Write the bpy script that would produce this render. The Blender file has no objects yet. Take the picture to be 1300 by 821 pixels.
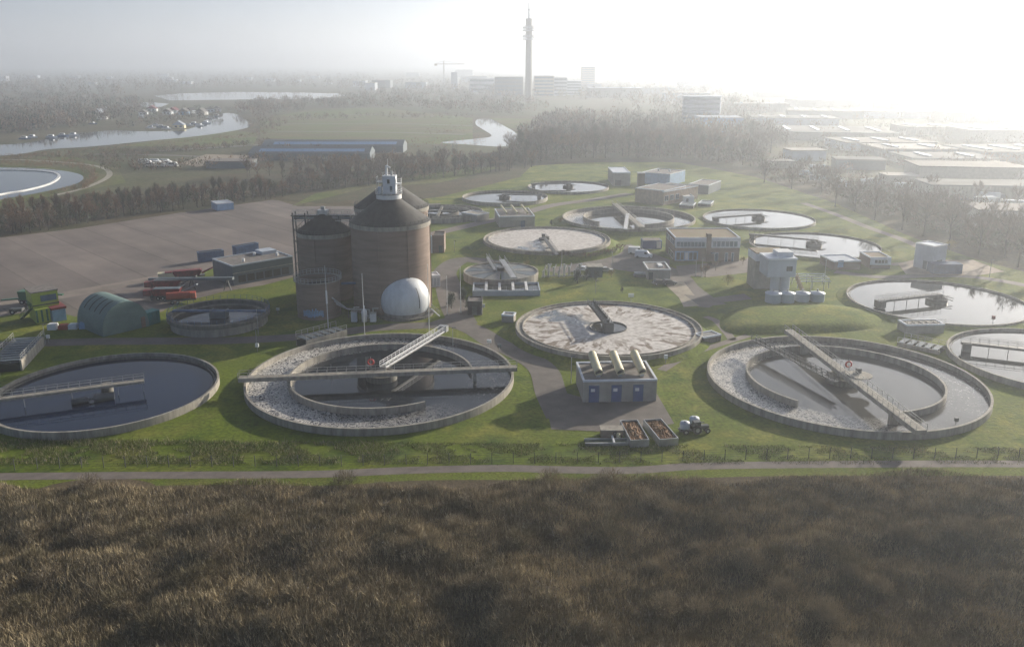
import bpy, math, random
import numpy as np
from mathutils import Vector
random.seed(7); rng = np.random.default_rng(7)
PI = math.pi
C = bpy.context.scene.collection
# ---------------------------------------------------------------- camera geometry
F_PX, CX, CY, HZ, CAM_H = 1080.0, 650.0, 365.5, 79.0, 60.0
PITCH = math.atan((CY-HZ)/F_PX)
def G(px, py, z=0.0):
    """point of the level z that a photo pixel looks at (survey of the real place)"""
    dx = (px-CX)/F_PX; dy = (CY-py)/F_PX
    d = Vector((dx, math.cos(PITCH)+dy*math.sin(PITCH), -math.sin(PITCH)+dy*math.cos(PITCH)))
    t = (z-CAM_H)/d.z
    return Vector((d.x*t, d.y*t, z))
def HT(px, pyb, pyt, zb=0.0):
    """height above zb of a vertical thing standing at px,pyb and reaching pyt"""
    b = G(px, pyb, zb); dy = (CY-pyt)/F_PX
    t = b.y/(math.cos(PITCH)+dy*math.sin(PITCH))
    return CAM_H + t*(-math.sin(PITCH)+dy*math.cos(PITCH)) - zb
def flat(v): return Vector((v.x, v.y, 0))
def ang2(c, px, py, z=0):
    p = G(px, py, z); return math.atan2(p.y-c[1], p.x-c[0])
# ---------------------------------------------------------------- materials
MATS = {}
def mat(name, col, rough=.8, metal=0., var=.25, scale=.6, bump=0., spec=.5, col2=None, detail=6, stretch=None):
    if name in MATS: return MATS[name]
    m = bpy.data.materials.new(name); m.use_nodes = True; nt = m.node_tree; N = nt.nodes; L = nt.links
    b = N['Principled BSDF']; b.inputs['Roughness'].default_value = rough; b.inputs['Metallic'].default_value = metal
    b.inputs['Specular IOR Level'].default_value = spec
    tc = N.new('ShaderNodeTexCoord'); no = N.new('ShaderNodeTexNoise')
    no.inputs['Scale'].default_value = scale; no.inputs['Detail'].default_value = detail; no.inputs['Roughness'].default_value = .65
    if stretch:
        mp = N.new('ShaderNodeMapping'); mp.inputs['Scale'].default_value = stretch; L.new(tc.outputs['Object'], mp.inputs[0]); L.new(mp.outputs[0], no.inputs['Vector'])
    else: L.new(tc.outputs['Object'], no.inputs['Vector'])
    cr = N.new('ShaderNodeValToRGB'); L.new(no.outputs['Fac'], cr.inputs['Fac'])
    c2 = col2 if col2 else tuple(c*(1+var) for c in col)
    c1 = col if col2 else tuple(c*(1-var) for c in col)
    cr.color_ramp.elements[0].position = .35; cr.color_ramp.elements[1].position = .65
    cr.color_ramp.elements[0].color = (*c1, 1); cr.color_ramp.elements[1].color = (*c2, 1)
    L.new(cr.outputs['Color'], b.inputs['Base Color'])
    if bump:
        bp = N.new('ShaderNodeBump'); bp.inputs['Strength'].default_value = bump; bp.inputs['Distance'].default_value = .1
        n2 = N.new('ShaderNodeTexNoise'); n2.inputs['Scale'].default_value = scale*4; n2.inputs['Detail'].default_value = 8
        L.new(tc.outputs['Object'], n2.inputs['Vector']); L.new(n2.outputs['Fac'], bp.inputs['Height'])
        L.new(bp.outputs['Normal'], b.inputs['Normal'])
    MATS[name] = m; return m
def node_math(nt, op, a, b=None, clamp=False):
    n = nt.nodes.new('ShaderNodeMath'); n.operation = op; n.use_clamp = clamp
    for i, v in enumerate((a, b)):
        if v is None: continue
        if isinstance(v, (int, float)): n.inputs[i].default_value = v
        else: nt.links.new(v, n.inputs[i])
    return n.outputs[0]
def water_mat(name, col=(.012,.016,.016), rough=.03, wave=.04, wscale=1.2):
    m = bpy.data.materials.new(name); m.use_nodes = True; nt = m.node_tree; N = nt.nodes; L = nt.links
    b = N['Principled BSDF']; b.inputs['Base Color'].default_value = (*col, 1); b.inputs['Roughness'].default_value = rough
    b.inputs['IOR'].default_value = 1.38
    tc = N.new('ShaderNodeTexCoord'); no = N.new('ShaderNodeTexNoise'); no.inputs['Scale'].default_value = wscale; no.inputs['Detail'].default_value = 3
    L.new(tc.outputs['Object'], no.inputs['Vector'])
    bp = N.new('ShaderNodeBump'); bp.inputs['Strength'].default_value = wave; bp.inputs['Distance'].default_value = .05
    L.new(no.outputs['Fac'], bp.inputs['Height']); L.new(bp.outputs['Normal'], b.inputs['Normal'])
    return m
def foam_water(name, a0, spread, amount=.5, base=(.02,.022,.022), rin=17.):
    """dark water churned into foam, thickest round the direction a0 (radians)"""
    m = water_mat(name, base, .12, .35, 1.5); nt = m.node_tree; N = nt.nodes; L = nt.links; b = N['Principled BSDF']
    tc = N['Texture Coordinate']; sx = N.new('ShaderNodeSeparateXYZ'); L.new(tc.outputs['Object'], sx.inputs[0])
    an = node_math(nt, 'ARCTAN2', sx.outputs['Y'], sx.outputs['X'])
    dv = node_math(nt, 'COSINE', node_math(nt, 'SUBTRACT', an, a0))
    w = node_math(nt, 'MULTIPLY', node_math(nt, 'ADD', dv, spread), .5)
    n1 = N.new('ShaderNodeTexNoise'); n1.inputs['Scale'].default_value = .8; n1.inputs['Detail'].default_value = 9
    n1.inputs['Distortion'].default_value = 2.0; n1.inputs['Roughness'].default_value = .7
    L.new(tc.outputs['Object'], n1.inputs['Vector'])
    # ridged: foam gathers in filaments
    rd = node_math(nt, 'SUBTRACT', 1.0, node_math(nt, 'MULTIPLY', node_math(nt, 'ABSOLUTE', node_math(nt, 'SUBTRACT', n1.outputs['Fac'], .5)), 15.))
    n3 = N.new('ShaderNodeTexNoise'); n3.inputs['Scale'].default_value = .13; n3.inputs['Detail'].default_value = 3; L.new(tc.outputs['Object'], n3.inputs['Vector'])
    f = node_math(nt, 'MULTIPLY', rd, node_math(nt, 'MULTIPLY', w, node_math(nt, 'MULTIPLY', n3.outputs['Fac'], amount*4.6)), True)
    rr = node_math(nt, 'SQRT', node_math(nt, 'ADD', node_math(nt, 'MULTIPLY', sx.outputs['X'], sx.outputs['X']), node_math(nt, 'MULTIPLY', sx.outputs['Y'], sx.outputs['Y'])))
    out = node_math(nt, 'MULTIPLY', node_math(nt, 'SUBTRACT', rr, rin-1.2), .8, True)
    f = node_math(nt, 'MULTIPLY', f, out)
    L.new(node_math(nt, 'ADD', node_math(nt, 'MULTIPLY', out, .3), .03), N['Bump'].inputs['Strength'])
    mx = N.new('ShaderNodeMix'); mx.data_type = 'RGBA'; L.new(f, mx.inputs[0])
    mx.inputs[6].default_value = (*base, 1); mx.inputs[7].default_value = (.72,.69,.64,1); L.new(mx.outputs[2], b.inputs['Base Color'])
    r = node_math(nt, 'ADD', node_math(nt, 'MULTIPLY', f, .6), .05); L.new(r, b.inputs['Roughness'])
    return m
def scum_mat(name, seed, r_out, wedge, brown=.5):
    """pale floating scum with brown radial blotches and a bare wedge of water"""
    m = bpy.data.materials.new(name); m.use_nodes = True; nt = m.node_tree; N = nt.nodes; L = nt.links; b = N['Principled BSDF']
    tc = N.new('ShaderNodeTexCoord'); sx = N.new('ShaderNodeSeparateXYZ'); L.new(tc.outputs['Object'], sx.inputs[0])
    x, y = sx.outputs['X'], sx.outputs['Y']
    an = node_math(nt, 'ARCTAN2', y, x)
    r = node_math(nt, 'SQRT', node_math(nt, 'ADD', node_math(nt, 'MULTIPLY', x, x), node_math(nt, 'MULTIPLY', y, y)))
    cb = N.new('ShaderNodeCombineXYZ'); L.new(node_math(nt, 'MULTIPLY', node_math(nt, 'COSINE', an), 13.), cb.inputs[0])
    L.new(node_math(nt, 'MULTIPLY', node_math(nt, 'SINE', an), 13.), cb.inputs[1])
    L.new(node_math(nt, 'ADD', node_math(nt, 'MULTIPLY', r, .42), seed), cb.inputs[2])
    n1 = N.new('ShaderNodeTexNoise'); n1.inputs['Scale'].default_value = .75; n1.inputs['Detail'].default_value = 6; n1.inputs['Distortion'].default_value = .5
    L.new(cb.outputs[0], n1.inputs['Vector'])
    n2 = N.new('ShaderNodeTexNoise'); n2.inputs['Scale'].default_value = .9; n2.inputs['Detail'].default_value = 7; L.new(tc.outputs['Object'], n2.inputs['Vector'])
    band = node_math(nt, 'MULTIPLY', node_math(nt, 'SUBTRACT', r, r_out*.3), 1/(r_out*.3), True)
    blot = node_math(nt, 'MULTIPLY', node_math(nt, 'SUBTRACT', n1.outputs['Fac'], .49), 11., True)
    blot = node_math(nt, 'MULTIPLY', node_math(nt, 'MULTIPLY', blot, band), brown)
    c1 = N.new('ShaderNodeValToRGB'); L.new(n2.outputs['Fac'], c1.inputs['Fac'])
    c1.color_ramp.elements[0].position = .35; c1.color_ramp.elements[0].color = (.44,.41,.385,1)
    c1.color_ramp.elements[1].position = .6; c1.color_ramp.elements[1].color = (.66,.63,.60,1)
    mx = N.new('ShaderNodeMix'); mx.data_type = 'RGBA'; L.new(blot, mx.inputs[0]); L.new(c1.outputs['Color'], mx.inputs[6])
    mx.inputs[7].default_value = (.19,.15,.115,1)
    # bare wedge
    n4 = N.new('ShaderNodeTexNoise'); n4.inputs['Scale'].default_value = .25; n4.inputs['Detail'].default_value = 5; L.new(tc.outputs['Object'], n4.inputs['Vector'])
    dv = node_math(nt, 'COSINE', node_math(nt, 'SUBTRACT', an, wedge[0]))
    wd = node_math(nt, 'ADD', node_math(nt, 'SUBTRACT', dv, wedge[1]), node_math(nt, 'MULTIPLY', node_math(nt, 'SUBTRACT', n4.outputs['Fac'], .5), .35))
    wd = node_math(nt, 'MULTIPLY', wd, 25., True)
    wd = node_math(nt, 'MULTIPLY', wd, node_math(nt, 'MULTIPLY', node_math(nt, 'SUBTRACT', wedge[2], r), 1., True), True)
    wd = node_math(nt, 'MULTIPLY', wd, node_math(nt, 'MULTIPLY', node_math(nt, 'SUBTRACT', .72, n2.outputs['Fac']), 12., True))
    m2 = N.new('ShaderNodeMix'); m2.data_type = 'RGBA'; L.new(wd, m2.inputs[0]); L.new(mx.outputs[2], m2.inputs[6]); m2.inputs[7].default_value = (.06,.075,.085,1)
    L.new(m2.outputs[2], b.inputs['Base Color'])
    L.new(node_math(nt, 'SUBTRACT', .75, node_math(nt, 'MULTIPLY', wd, .55)), b.inputs['Roughness'])
    bp = N.new('ShaderNodeBump'); bp.inputs['Strength'].default_value = .5; bp.inputs['Distance'].default_value = .05
    L.new(n2.outputs['Fac'], bp.inputs['Height']); L.new(bp.outputs['Normal'], b.inputs['Normal'])
    return m
M = dict(
 concrete=mat('concrete', (.29,.27,.235), .85, var=.3, scale=.9, bump=.3, stretch=(1.1,1.1,.2)),
 concrete_dark=mat('concrete_dark', (.13,.125,.11), .85, var=.4, scale=.9, bump=.3, stretch=(1.6,1.6,.2)),
 steel=mat('galvanised_steel', (.42,.43,.44), .45, .6, .2),
 steel_dark=mat('dark_steel', (.09,.095,.10), .5, .3, .2),
 rail=mat('railing_metal', (.42,.42,.41), .5, .4, .1),
 tank_water=water_mat('dark_tank_water', (.003,.010,.034), .04, .03),
 roof_pale=mat('pale_roof', (.22,.22,.215), .95, 0, .3, .02, spec=.1),
 white=mat('white_paint', (.70,.71,.72), .5, 0, .08),
 grating=mat('walkway_grating', (.22,.22,.21), .6, .3, .3, 2.),
 asphalt=mat('asphalt', (.13,.115,.105), .85, 0, .22, .25, .2),
 path=mat('path_asphalt', (.17,.145,.13), .85, 0, .18, .4, .2),
 brick=mat('brown_brick', (.21,.155,.125), .85, 0, .2, .5, .2, stretch=(.25,.25,1.8)),
 brick_pale=mat('pale_brick', (.36,.27,.20), .85, 0, .2, .8, .2),
 roof_dark=mat('roof_felt', (.032,.031,.030), .75, 0, .5, .5, .2, stretch=(1.5,1.5,.25)),
 roof_grey=mat('roof_gravel', (.17,.155,.145), .9, 0, .3, .7, .2),
 roof_sedum=mat('sedum_roof', (.16,.13,.05), .9, 0, .3, .25, .2, col2=(.20,.14,.10)),
 clad=mat('grey_cladding', (.12,.15,.175), .5, .2, .1),
 clad_pale=mat('pale_cladding', (.40,.45,.52), .55, 0, .1, .3),
 clad_white=mat('white_cladding', (.62,.66,.72), .5, 0, .08, .3),
 render=mat('grey_render', (.33,.31,.28), .8, 0, .15),
 blue=mat('blue_paint', (.02,.07,.24), .5, 0, .15),
 blue2=mat('container_blue', (.035,.09,.20), .55, 0, .25, .8),
 lightblue=mat('light_blue_paint', (.22,.36,.55), .55, 0, .15),
 teal=mat('teal_paint', (.02,.15,.15), .55, 0, .15),
 hangar=mat('green_membrane', (.12,.19,.175), .55, 0, .12, .4),
 lime=mat('lime_green_paint', (.32,.40,.05), .5, 0, .12),
 red=mat('red_paint', (.17,.022,.025), .6, 0, .45, 1.),
 orange=mat('orange_paint', (.42,.07,.035), .5, 0, .15),
 yellow=mat('duct_yellow', (.64,.58,.38), .5, 0, .1),
 green_dark=mat('machine_green', (.03,.13,.07), .5, 0, .2),
 glass=mat('window_glass', (.04,.05,.06), .08, 0, .3, .3),
 glass_blue=mat('blue_window_glass', (.10,.16,.22), .1, 0, .3, .3),
 tyre=mat('rubber', (.02,.02,.02), .8),
 chips=mat('wood_chips', (.30,.15,.06), .9, 0, .5, 3., .8, col2=(.10,.06,.03)),
 dome=mat('dome_membrane', (.60,.63,.66), .5, 0, .14, .5, stretch=(1,1,.3)),
 lifebuoy=mat('lifebuoy_red', (.50,.02,.02), .5),
 foam_part=None,
 bark=mat('bark', (.075,.062,.05), .95, 0, .3, 2.),
 twig=mat('twigs', (.155,.118,.085), .95, 0, .25, .5),
 twig2=mat('twigs_tan', (.21,.14,.085), .95, 0, .25, .5),
 twig3=mat('twigs_olive', (.12,.115,.07), .95, 0, .25, .5),
 evergreen=mat('evergreen_leaves', (.03,.05,.03), .9, 0, .3, .5),
 leaf=mat('shrub_leaves', (.07,.085,.035), .9, 0, .3, .5),
 yleaf=mat('yellow_leaves', (.22,.18,.04), .9, 0, .3, .5),
 reed=mat('dry_reed', (.23,.155,.085), .95, 0, .3, .4),
 water=water_mat('still_water', (.04,.043,.042), .03, .02),
 river=water_mat('river_water', (.02,.03,.035), .06, .12, .15),
)
# ---------------------------------------------------------------- mesh builder
class MB:
    def __init__(s): s.v = []; s.f = []; s.sm = []
    def add(s, vs, fs, smooth=False):
        o = len(s.v); s.v += [tuple(v) for v in vs]; s.f += [tuple(i+o for i in f) for f in fs]; s.sm += [smooth]*len(fs); return s
    def box(s, x0, x1, y0, y1, z0, z1):
        return s.add([(x0,y0,z0),(x1,y0,z0),(x1,y1,z0),(x0,y1,z0),(x0,y0,z1),(x1,y0,z1),(x1,y1,z1),(x0,y1,z1)],
                     [(0,3,2,1),(4,5,6,7),(0,1,5,4),(1,2,6,5),(2,3,7,6),(3,0,4,7)])
    def bx(s, c, d, rz=0):
        cx, cy, cz = c; hx, hy, hz = d[0]/2, d[1]/2, d[2]/2; co, si = math.cos(rz), math.sin(rz)
        vs = [(cx+x*co-y*si, cy+x*si+y*co, cz+z) for z in (-hz,hz) for x, y in ((-hx,-hy),(hx,-hy),(hx,hy),(-hx,hy))]
        return s.add(vs, [(0,3,2,1),(4,5,6,7),(0,1,5,4),(1,2,6,5),(2,3,7,6),(3,0,4,7)])
    def bar(s, a, b, w, h=None):
        """rectangular bar from a to b"""
        a, b = Vector(a), Vector(b); h = h or w; d = (b-a)
        if d.length < 1e-5: return s
        d.normalize(); up = Vector((0,0,1)) if abs(d.z) < .95 else Vector((1,0,0))
        sx = d.cross(up).normalized()*(w/2); uz = sx.cross(d).normalized()*(h/2)
        vs = [p+q for p in (a, b) for q in (-sx-uz, sx-uz, sx+uz, -sx+uz)]
        return s.add(vs, [(0,1,2,3),(7,6,5,4),(0,4,5,1),(1,5,6,2),(2,6,7,3),(3,7,4,0)])
    def tube(s, a, b, r, r2=None, n=10, caps=True):
        a, b = Vector(a), Vector(b); r2 = r if r2 is None else r2; d = (b-a).normalized()
        up = Vector((0,0,1)) if abs(d.z) < .95 else Vector((1,0,0)); x = d.cross(up).normalized(); y = d.cross(x).normalized()
        vs = [p+(x*math.cos(t)+y*math.sin(t))*q for p, q in ((a,r),(b,r2)) for t in [2*PI*i/n for i in range(n)]]
        s.add(vs, [(i,(i+1)%n,n+(i+1)%n,n+i) for i in range(n)], n > 6)
        if caps: s.add(vs[:n], [tuple(range(n))[::-1]]); s.add(vs[n:], [tuple(range(n))])
        return s
    def lathe(s, prof, n=64, c=(0,0), a0=0, a1=2*PI, smooth=True, close=False):
        full = abs(a1-a0-2*PI) < 1e-6; k = n if full else n+1; m = len(prof)
        vs = [(c[0]+r*math.cos(a0+(a1-a0)*i/n), c[1]+r*math.sin(a0+(a1-a0)*i/n), z) for i in range(k) for r, z in prof]
        fs = []
        for i in range(n):
            j = (i+1) % k
            for q in range(m if close else m-1):
                p = (q+1) % m; fs.append((i*m+q, j*m+q, j*m+p, i*m+p))
        s.add(vs, fs, smooth)
        if close and not full:
            s.add(vs[:m], [tuple(range(m))]); s.add(vs[-m:], [tuple(range(m))[::-1]])
        return s
    def ring(s, ro, ri, z0, z1, a0=0, a1=2*PI, n=96, c=(0,0)):
        return s.lathe([(ro,z0),(ro,z1),(ri,z1),(ri,z0)], n, c, a0, a1, False, True)
    def disc(s, r, z, n=96, c=(0,0)):
        return s.add([(c[0]+r*math.cos(2*PI*i/n), c[1]+r*math.sin(2*PI*i/n), z) for i in range(n)], [tuple(range(n))])
    def cyl(s, r, z0, z1, n=48, c=(0,0)):
        return s.lathe([(0,z0),(r,z0),(r,z1),(0,z1)], n, c, smooth=False)
    def prism(s, pts, z0, z1):
        n = len(pts); vs = [(x,y,z0) for x,y in pts]+[(x,y,z1) for x,y in pts]
        return s.add(vs, [tuple(range(n))[::-1], tuple(range(n,2*n))]+[(i,(i+1)%n,n+(i+1)%n,n+i) for i in range(n)])
    def extr(s, pts, y0, y1):
        """profile in x,z extruded along y"""
        n = len(pts); vs = [(x,y0,z) for x,z in pts]+[(x,y1,z) for x,z in pts]
        return s.add(vs, [tuple(range(n)), tuple(range(n,2*n))[::-1]]+[(i,n+i,n+(i+1)%n,(i+1)%n) for i in range(n)])
    def rails(s, a, b, h=1.1, step=1.8, w=.06, mid=True):
        a, b = Vector(a), Vector(b); L = (b-a).length; n = max(1, round(L/step)); u = Vector((0,0,h))
        for i in range(n+1):
            p = a.lerp(b, i/n); s.bar(p, p+u, w)
        s.bar(a+u, b+u, w)
        if mid: s.bar(a+u*.55, b+u*.55, w*.7)
        return s
    def ring_rails(s, r, z, h=1.1, n=40, w=.06, a0=0, a1=2*PI):
        P = [Vector((r*math.cos(a0+(a1-a0)*i/n), r*math.sin(a0+(a1-a0)*i/n), z)) for i in range(n+1)]
        for i in range(n):
            s.bar(P[i], P[i]+Vector((0,0,h)), w)
            for q in (h, h*.55): s.bar(P[i]+Vector((0,0,q)), P[i+1]+Vector((0,0,q)), w*.8)
        return s
    def build(s, name, m, parent=None):
        me = bpy.data.meshes.new(name); me.from_pydata(s.v, [], s.f)
        me.polygons.foreach_set('use_smooth', s.sm); me.materials.append(m); me.update()
        o = bpy.data.objects.new(name, me); C.objects.link(o)
        if parent: o.parent = parent
        return o
def tag(o, label=None, cat=None, group=None, kind=None):
    if label: o['label'] = label
    if cat: o['category'] = cat
    if group: o['group'] = group
    if kind: o['kind'] = kind
    return o
def thing(name, label, cat, loc=(0,0,0), rz=0, group=None):
    o = bpy.data.objects.new(name, None); C.objects.link(o); o.empty_display_size = .5
    o.location = loc; o.rotation_euler = (0,0,rz); return tag(o, label, cat, group)
def copy_tree(o, parent=None):
    c = o.copy(); C.objects.link(c); c.parent = parent
    for ch in [q for q in o.children]: copy_tree(ch, c)
    return c
def np_mesh(name, V, F, mats, idx=None):
    """V (n,3) floats, F (m,3) triangle indices"""
    me = bpy.data.meshes.new(name); n, m = len(V), len(F)
    me.vertices.add(n); me.vertices.foreach_set('co', np.ascontiguousarray(V, np.float32).ravel())
    me.loops.add(m*3); me.loops.foreach_set('vertex_index', np.ascontiguousarray(F, np.int32).ravel())
    me.polygons.add(m); me.polygons.foreach_set('loop_start', np.arange(0, m*3, 3, dtype=np.int32))
    for q in mats: me.materials.append(q)
    if idx is not None: me.polygons.foreach_set('material_index', np.ascontiguousarray(idx, np.int32))
    me.update(calc_edges=True); me.validate(); return me
def link(name, me, parent=None):
    o = bpy.data.objects.new(name, me); C.objects.link(o)
    if parent: o.parent = parent
    return o
def slivers(P, D, W):
    """thin triangles: root P, tip P+D, base width W, random facing"""
    n = len(P); a = rng.uniform(0, 2*PI, n); s = np.stack([np.cos(a), np.sin(a), rng.uniform(-.4,.4,n)], 1)*W[:,None]*.5
    V = np.empty((n,3,3)); V[:,0] = P-s; V[:,1] = P+s; V[:,2] = P+D
    return V.reshape(-1,3), np.arange(3*n).reshape(-1,3)
def smooth_line(pts, closed=False, k=6):
    n = len(pts); out = []
    for i in range(n if closed else n-1):
        p = [pts[(i+j) % n] if closed else pts[min(max(i+j,0),n-1)] for j in (-1,0,1,2)]
        for t in [q/k for q in range(k)]:
            out.append(.5*((2*p[1])+(p[2]-p[0])*t+(2*p[0]-5*p[1]+4*p[2]-p[3])*t*t+(3*p[1]-p[0]-3*p[2]+p[3])*t**3))
    if not closed: out.append(pts[-1])
    return out
def sheet(name, px, z, m, smooth=False, wobble=0, kind='structure'):
    import bmesh
    P = [G(x, y, 0) for x, y in px]
    if smooth: P = smooth_line(P, True)
    if wobble: P = [p+Vector((random.uniform(-1,1), random.uniform(-1,1), 0))*wobble for p in P]
    bm = bmesh.new(); vs = [bm.verts.new((p.x,p.y,z)) for p in P]; f = bm.faces.new(vs); f.normal_update()
    if f.normal.z < 0: f.normal_flip()
    bmesh.ops.triangulate(bm, faces=[f]); me = bpy.data.meshes.new(name); bm.to_mesh(me); bm.free(); me.materials.append(m)
    o = link(name, me); o['kind'] = kind; return o
def strip(name, px, w, z, m, thick=0):
    P = smooth_line([G(x,y,0) for x,y in px]); b = MB(); L = []; R = []
    for i, p in enumerate(P):
        d = (P[min(i+1,len(P)-1)]-P[max(i-1,0)]); d.z = 0; d.normalize(); n = Vector((-d.y,d.x,0))*w/2
        L.append(p+n); R.append(p-n)
    vs = [(p.x,p.y,z) for p in L]+[(p.x,p.y,z) for p in R]; k = len(P)
    b.add(vs, [(k+i,k+i+1,i+1,i) for i in range(k-1)])
    o = b.build(name, m); o['kind'] = 'structure'; return o
EXPOSURE, HAZE_D, HAZE_G, SKY_SAT = 1.08, .00045, .63, 1.0
# ---------------------------------------------------------------- ground
def ground_mat(name, cols, scales=(.004,.05,1.2), rough=.95):
    m = bpy.data.materials.new(name); m.use_nodes = True; nt = m.node_tree; N = nt.nodes; L = nt.links; b = N['Principled BSDF']
    b.inputs['Roughness'].default_value = rough; b.inputs['Specular IOR Level'].default_value = .15
    tc = N.new('ShaderNodeTexCoord'); prev = None
    ns = []
    for i, s in enumerate(scales):
        no = N.new('ShaderNodeTexNoise'); no.inputs['Scale'].default_value = s; no.inputs['Detail'].default_value = 7; no.inputs['Roughness'].default_value = .6
        L.new(tc.outputs['Object'], no.inputs['Vector']); ns.append(no)
    def ramp(src, ca, cb, lo, hi):
        r = N.new('ShaderNodeValToRGB'); L.new(src, r.inputs['Fac']); r.color_ramp.elements[0].position = lo; r.color_ramp.elements[1].position = hi
        r.color_ramp.elements[0].color = (*ca,1); r.color_ramp.elements[1].color = (*cb,1); return r.outputs['Color']
    a = ramp(ns[1].outputs['Fac'], cols[0], cols[1], .38, .62); c = ramp(ns[1].outputs['Fac'], cols[2], cols[3], .38, .62)
    f = node_math(nt, 'MULTIPLY', node_math(nt, 'SUBTRACT', ns[0].outputs['Fac'], .44), 8., True)
    mx = N.new('ShaderNodeMix'); mx.data_type = 'RGBA'; L.new(f, mx.inputs[0]); L.new(a, mx.inputs[6]); L.new(c, mx.inputs[7])
    g = ramp(ns[2].outputs['Fac'], (.55,.55,.55), (1.3,1.3,1.3), .3, .7)
    m2 = N.new('ShaderNodeMix'); m2.data_type = 'RGBA'; m2.blend_type = 'MULTIPLY'; m2.inputs[0].default_value = 1
    L.new(mx.outputs[2], m2.inputs[6]); L.new(g, m2.inputs[7]); L.new(m2.outputs[2], b.inputs['Base Color'])
    bp = N.new('ShaderNodeBump'); bp.inputs['Strength'].default_value = .6; bp.inputs['Distance'].default_value = .15
    L.new(ns[2].outputs['Fac'], bp.inputs['Height']); L.new(bp.outputs['Normal'], b.inputs['Normal'])
    return m
M['lawn'] = ground_mat('lawn_grass', [(.055,.095,.008),(.14,.185,.014),(.21,.22,.035),(.085,.13,.012)], (.035,.15,1.4))
M['land'] = ground_mat('rough_land', [(.085,.075,.04),(.12,.10,.055),(.07,.085,.03),(.10,.10,.045)], (.006,.03,.4))
M['meadow'] = ground_mat('meadow_grass', [(.09,.125,.025),(.13,.16,.04),(.16,.14,.06),(.11,.11,.05)], (.012,.04,.5))
M['floor'] = ground_mat('woodland_floor', [(.07,.06,.035),(.10,.08,.045),(.06,.07,.03),(.09,.08,.04)], (.02,.1,.8))
M['verge'] = ground_mat('verge_grass', [(.13,.17,.02),(.16,.19,.03),(.10,.14,.02),(.14,.15,.03)], (.05,.4,2.5))
M['scrubsoil'] = ground_mat('scrub_soil', [(.09,.07,.045),(.12,.095,.06),(.10,.08,.05),(.11,.09,.05)], (.05,.4,2.))
gr = MB().add([(-12000,-300,0),(12000,-300,0),(12000,16000,0),(-12000,16000,0)], [(0,1,2,3)]).build('ground', M['land']); gr['kind'] = 'structure'
# lawn of the works
sheet('lawn', [(-260,620),(-260,470),(-120,418),(0,398),(60,388),(150,380),(260,355),(330,330),(450,270),(560,232),(660,212),(760,205),(860,206),(960,225),(1060,258),(1150,298),(1240,330),(1400,370),(1700,470),(1700,640)], .02, M['lawn'])
# paved lot with its rows of joints
def lot_mat():
    m = mat('lot_paving', (.125,.105,.097), .85, 0, .2, .04, .15, col2=(.20,.165,.148)); nt = m.node_tree; N = nt.nodes; L = nt.links; b = N['Principled BSDF']
    tc = N['Texture Coordinate']; mp = N.new('ShaderNodeMapping'); mp.inputs['Rotation'].default_value = (0,0,LOT_ROT); L.new(tc.outputs['Object'], mp.inputs[0])
    sx = N.new('ShaderNodeSeparateXYZ'); L.new(mp.outputs[0], sx.inputs[0])
    fr = node_math(nt, 'FRACT', node_math(nt, 'MULTIPLY', sx.outputs['Y'], 1/13.))
    wv = N.new('ShaderNodeTexNoise'); wv.inputs['Scale'].default_value = .6; L.new(tc.outputs['Object'], wv.inputs['Vector'])
    ln = node_math(nt, 'LESS_THAN', node_math(nt, 'ADD', fr, node_math(nt, 'MULTIPLY', wv.outputs['Fac'], .04)), .055)
    fl = node_math(nt, 'FLOOR', node_math(nt, 'MULTIPLY', sx.outputs['Y'], 1/13.))
    wn = N.new('ShaderNodeTexWhiteNoise'); wn.noise_dimensions = '1D'; L.new(fl, wn.inputs['W'])
    # long streaks worn along the rows
    m2 = N.new('ShaderNodeMapping'); m2.inputs['Scale'].default_value = (.02,.16,1); L.new(mp.outputs[0], m2.inputs[0])
    st = N.new('ShaderNodeTexNoise'); st.inputs['Scale'].default_value = 1; st.inputs['Detail'].default_value = 5; L.new(m2.outputs[0], st.inputs['Vector'])
    k = node_math(nt, 'ADD', node_math(nt, 'MULTIPLY', wn.outputs['Value'], .35), node_math(nt, 'MULTIPLY', st.outputs['Fac'], .8))
    k = node_math(nt, 'ADD', k, .38)
    k = node_math(nt, 'SUBTRACT', k, node_math(nt, 'MULTIPLY', ln, .3))
    src = b.inputs['Base Color'].links[0].from_socket
    vm = N.new('ShaderNodeVectorMath'); vm.operation = 'SCALE'; L.new(src, vm.inputs[0]); L.new(k, vm.inputs['Scale']); L.new(vm.outputs[0], b.inputs['Base Color'])
    return m
q1, q2 = G(110,300), G(290,372); LOT_ROT = -math.atan2(q2.y-q1.y, q2.x-q1.x)
sheet('paved_lot', [(-300,330),(-120,312),(0,300),(100,287),(230,268),(345,252),(378,262),(470,262),(560,258),(470,330),(380,350),(335,362),(285,370),(262,376),(225,384),(205,396),(185,398),(150,388),(95,402),(60,392),(0,402),(-120,420),(-300,450)], .04, lot_mat())
M['lotroad'] = mat('lot_road', (.21,.175,.15), .85, 0, .2, .15, .2)
strip('lot_road', [(-200,420),(-60,397),(0,388),(90,373),(180,357),(270,339),(330,325)], 7, .06, M['lotroad'])
sheet('grass_strip', [(-120,432),(0,416),(70,402),(66,396),(0,404),(-120,418)], .07, M['verge'])
sheet('grass_island', [(243,350),(272,341),(280,347),(262,353),(240,354)], .08, M['lawn'])
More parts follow.
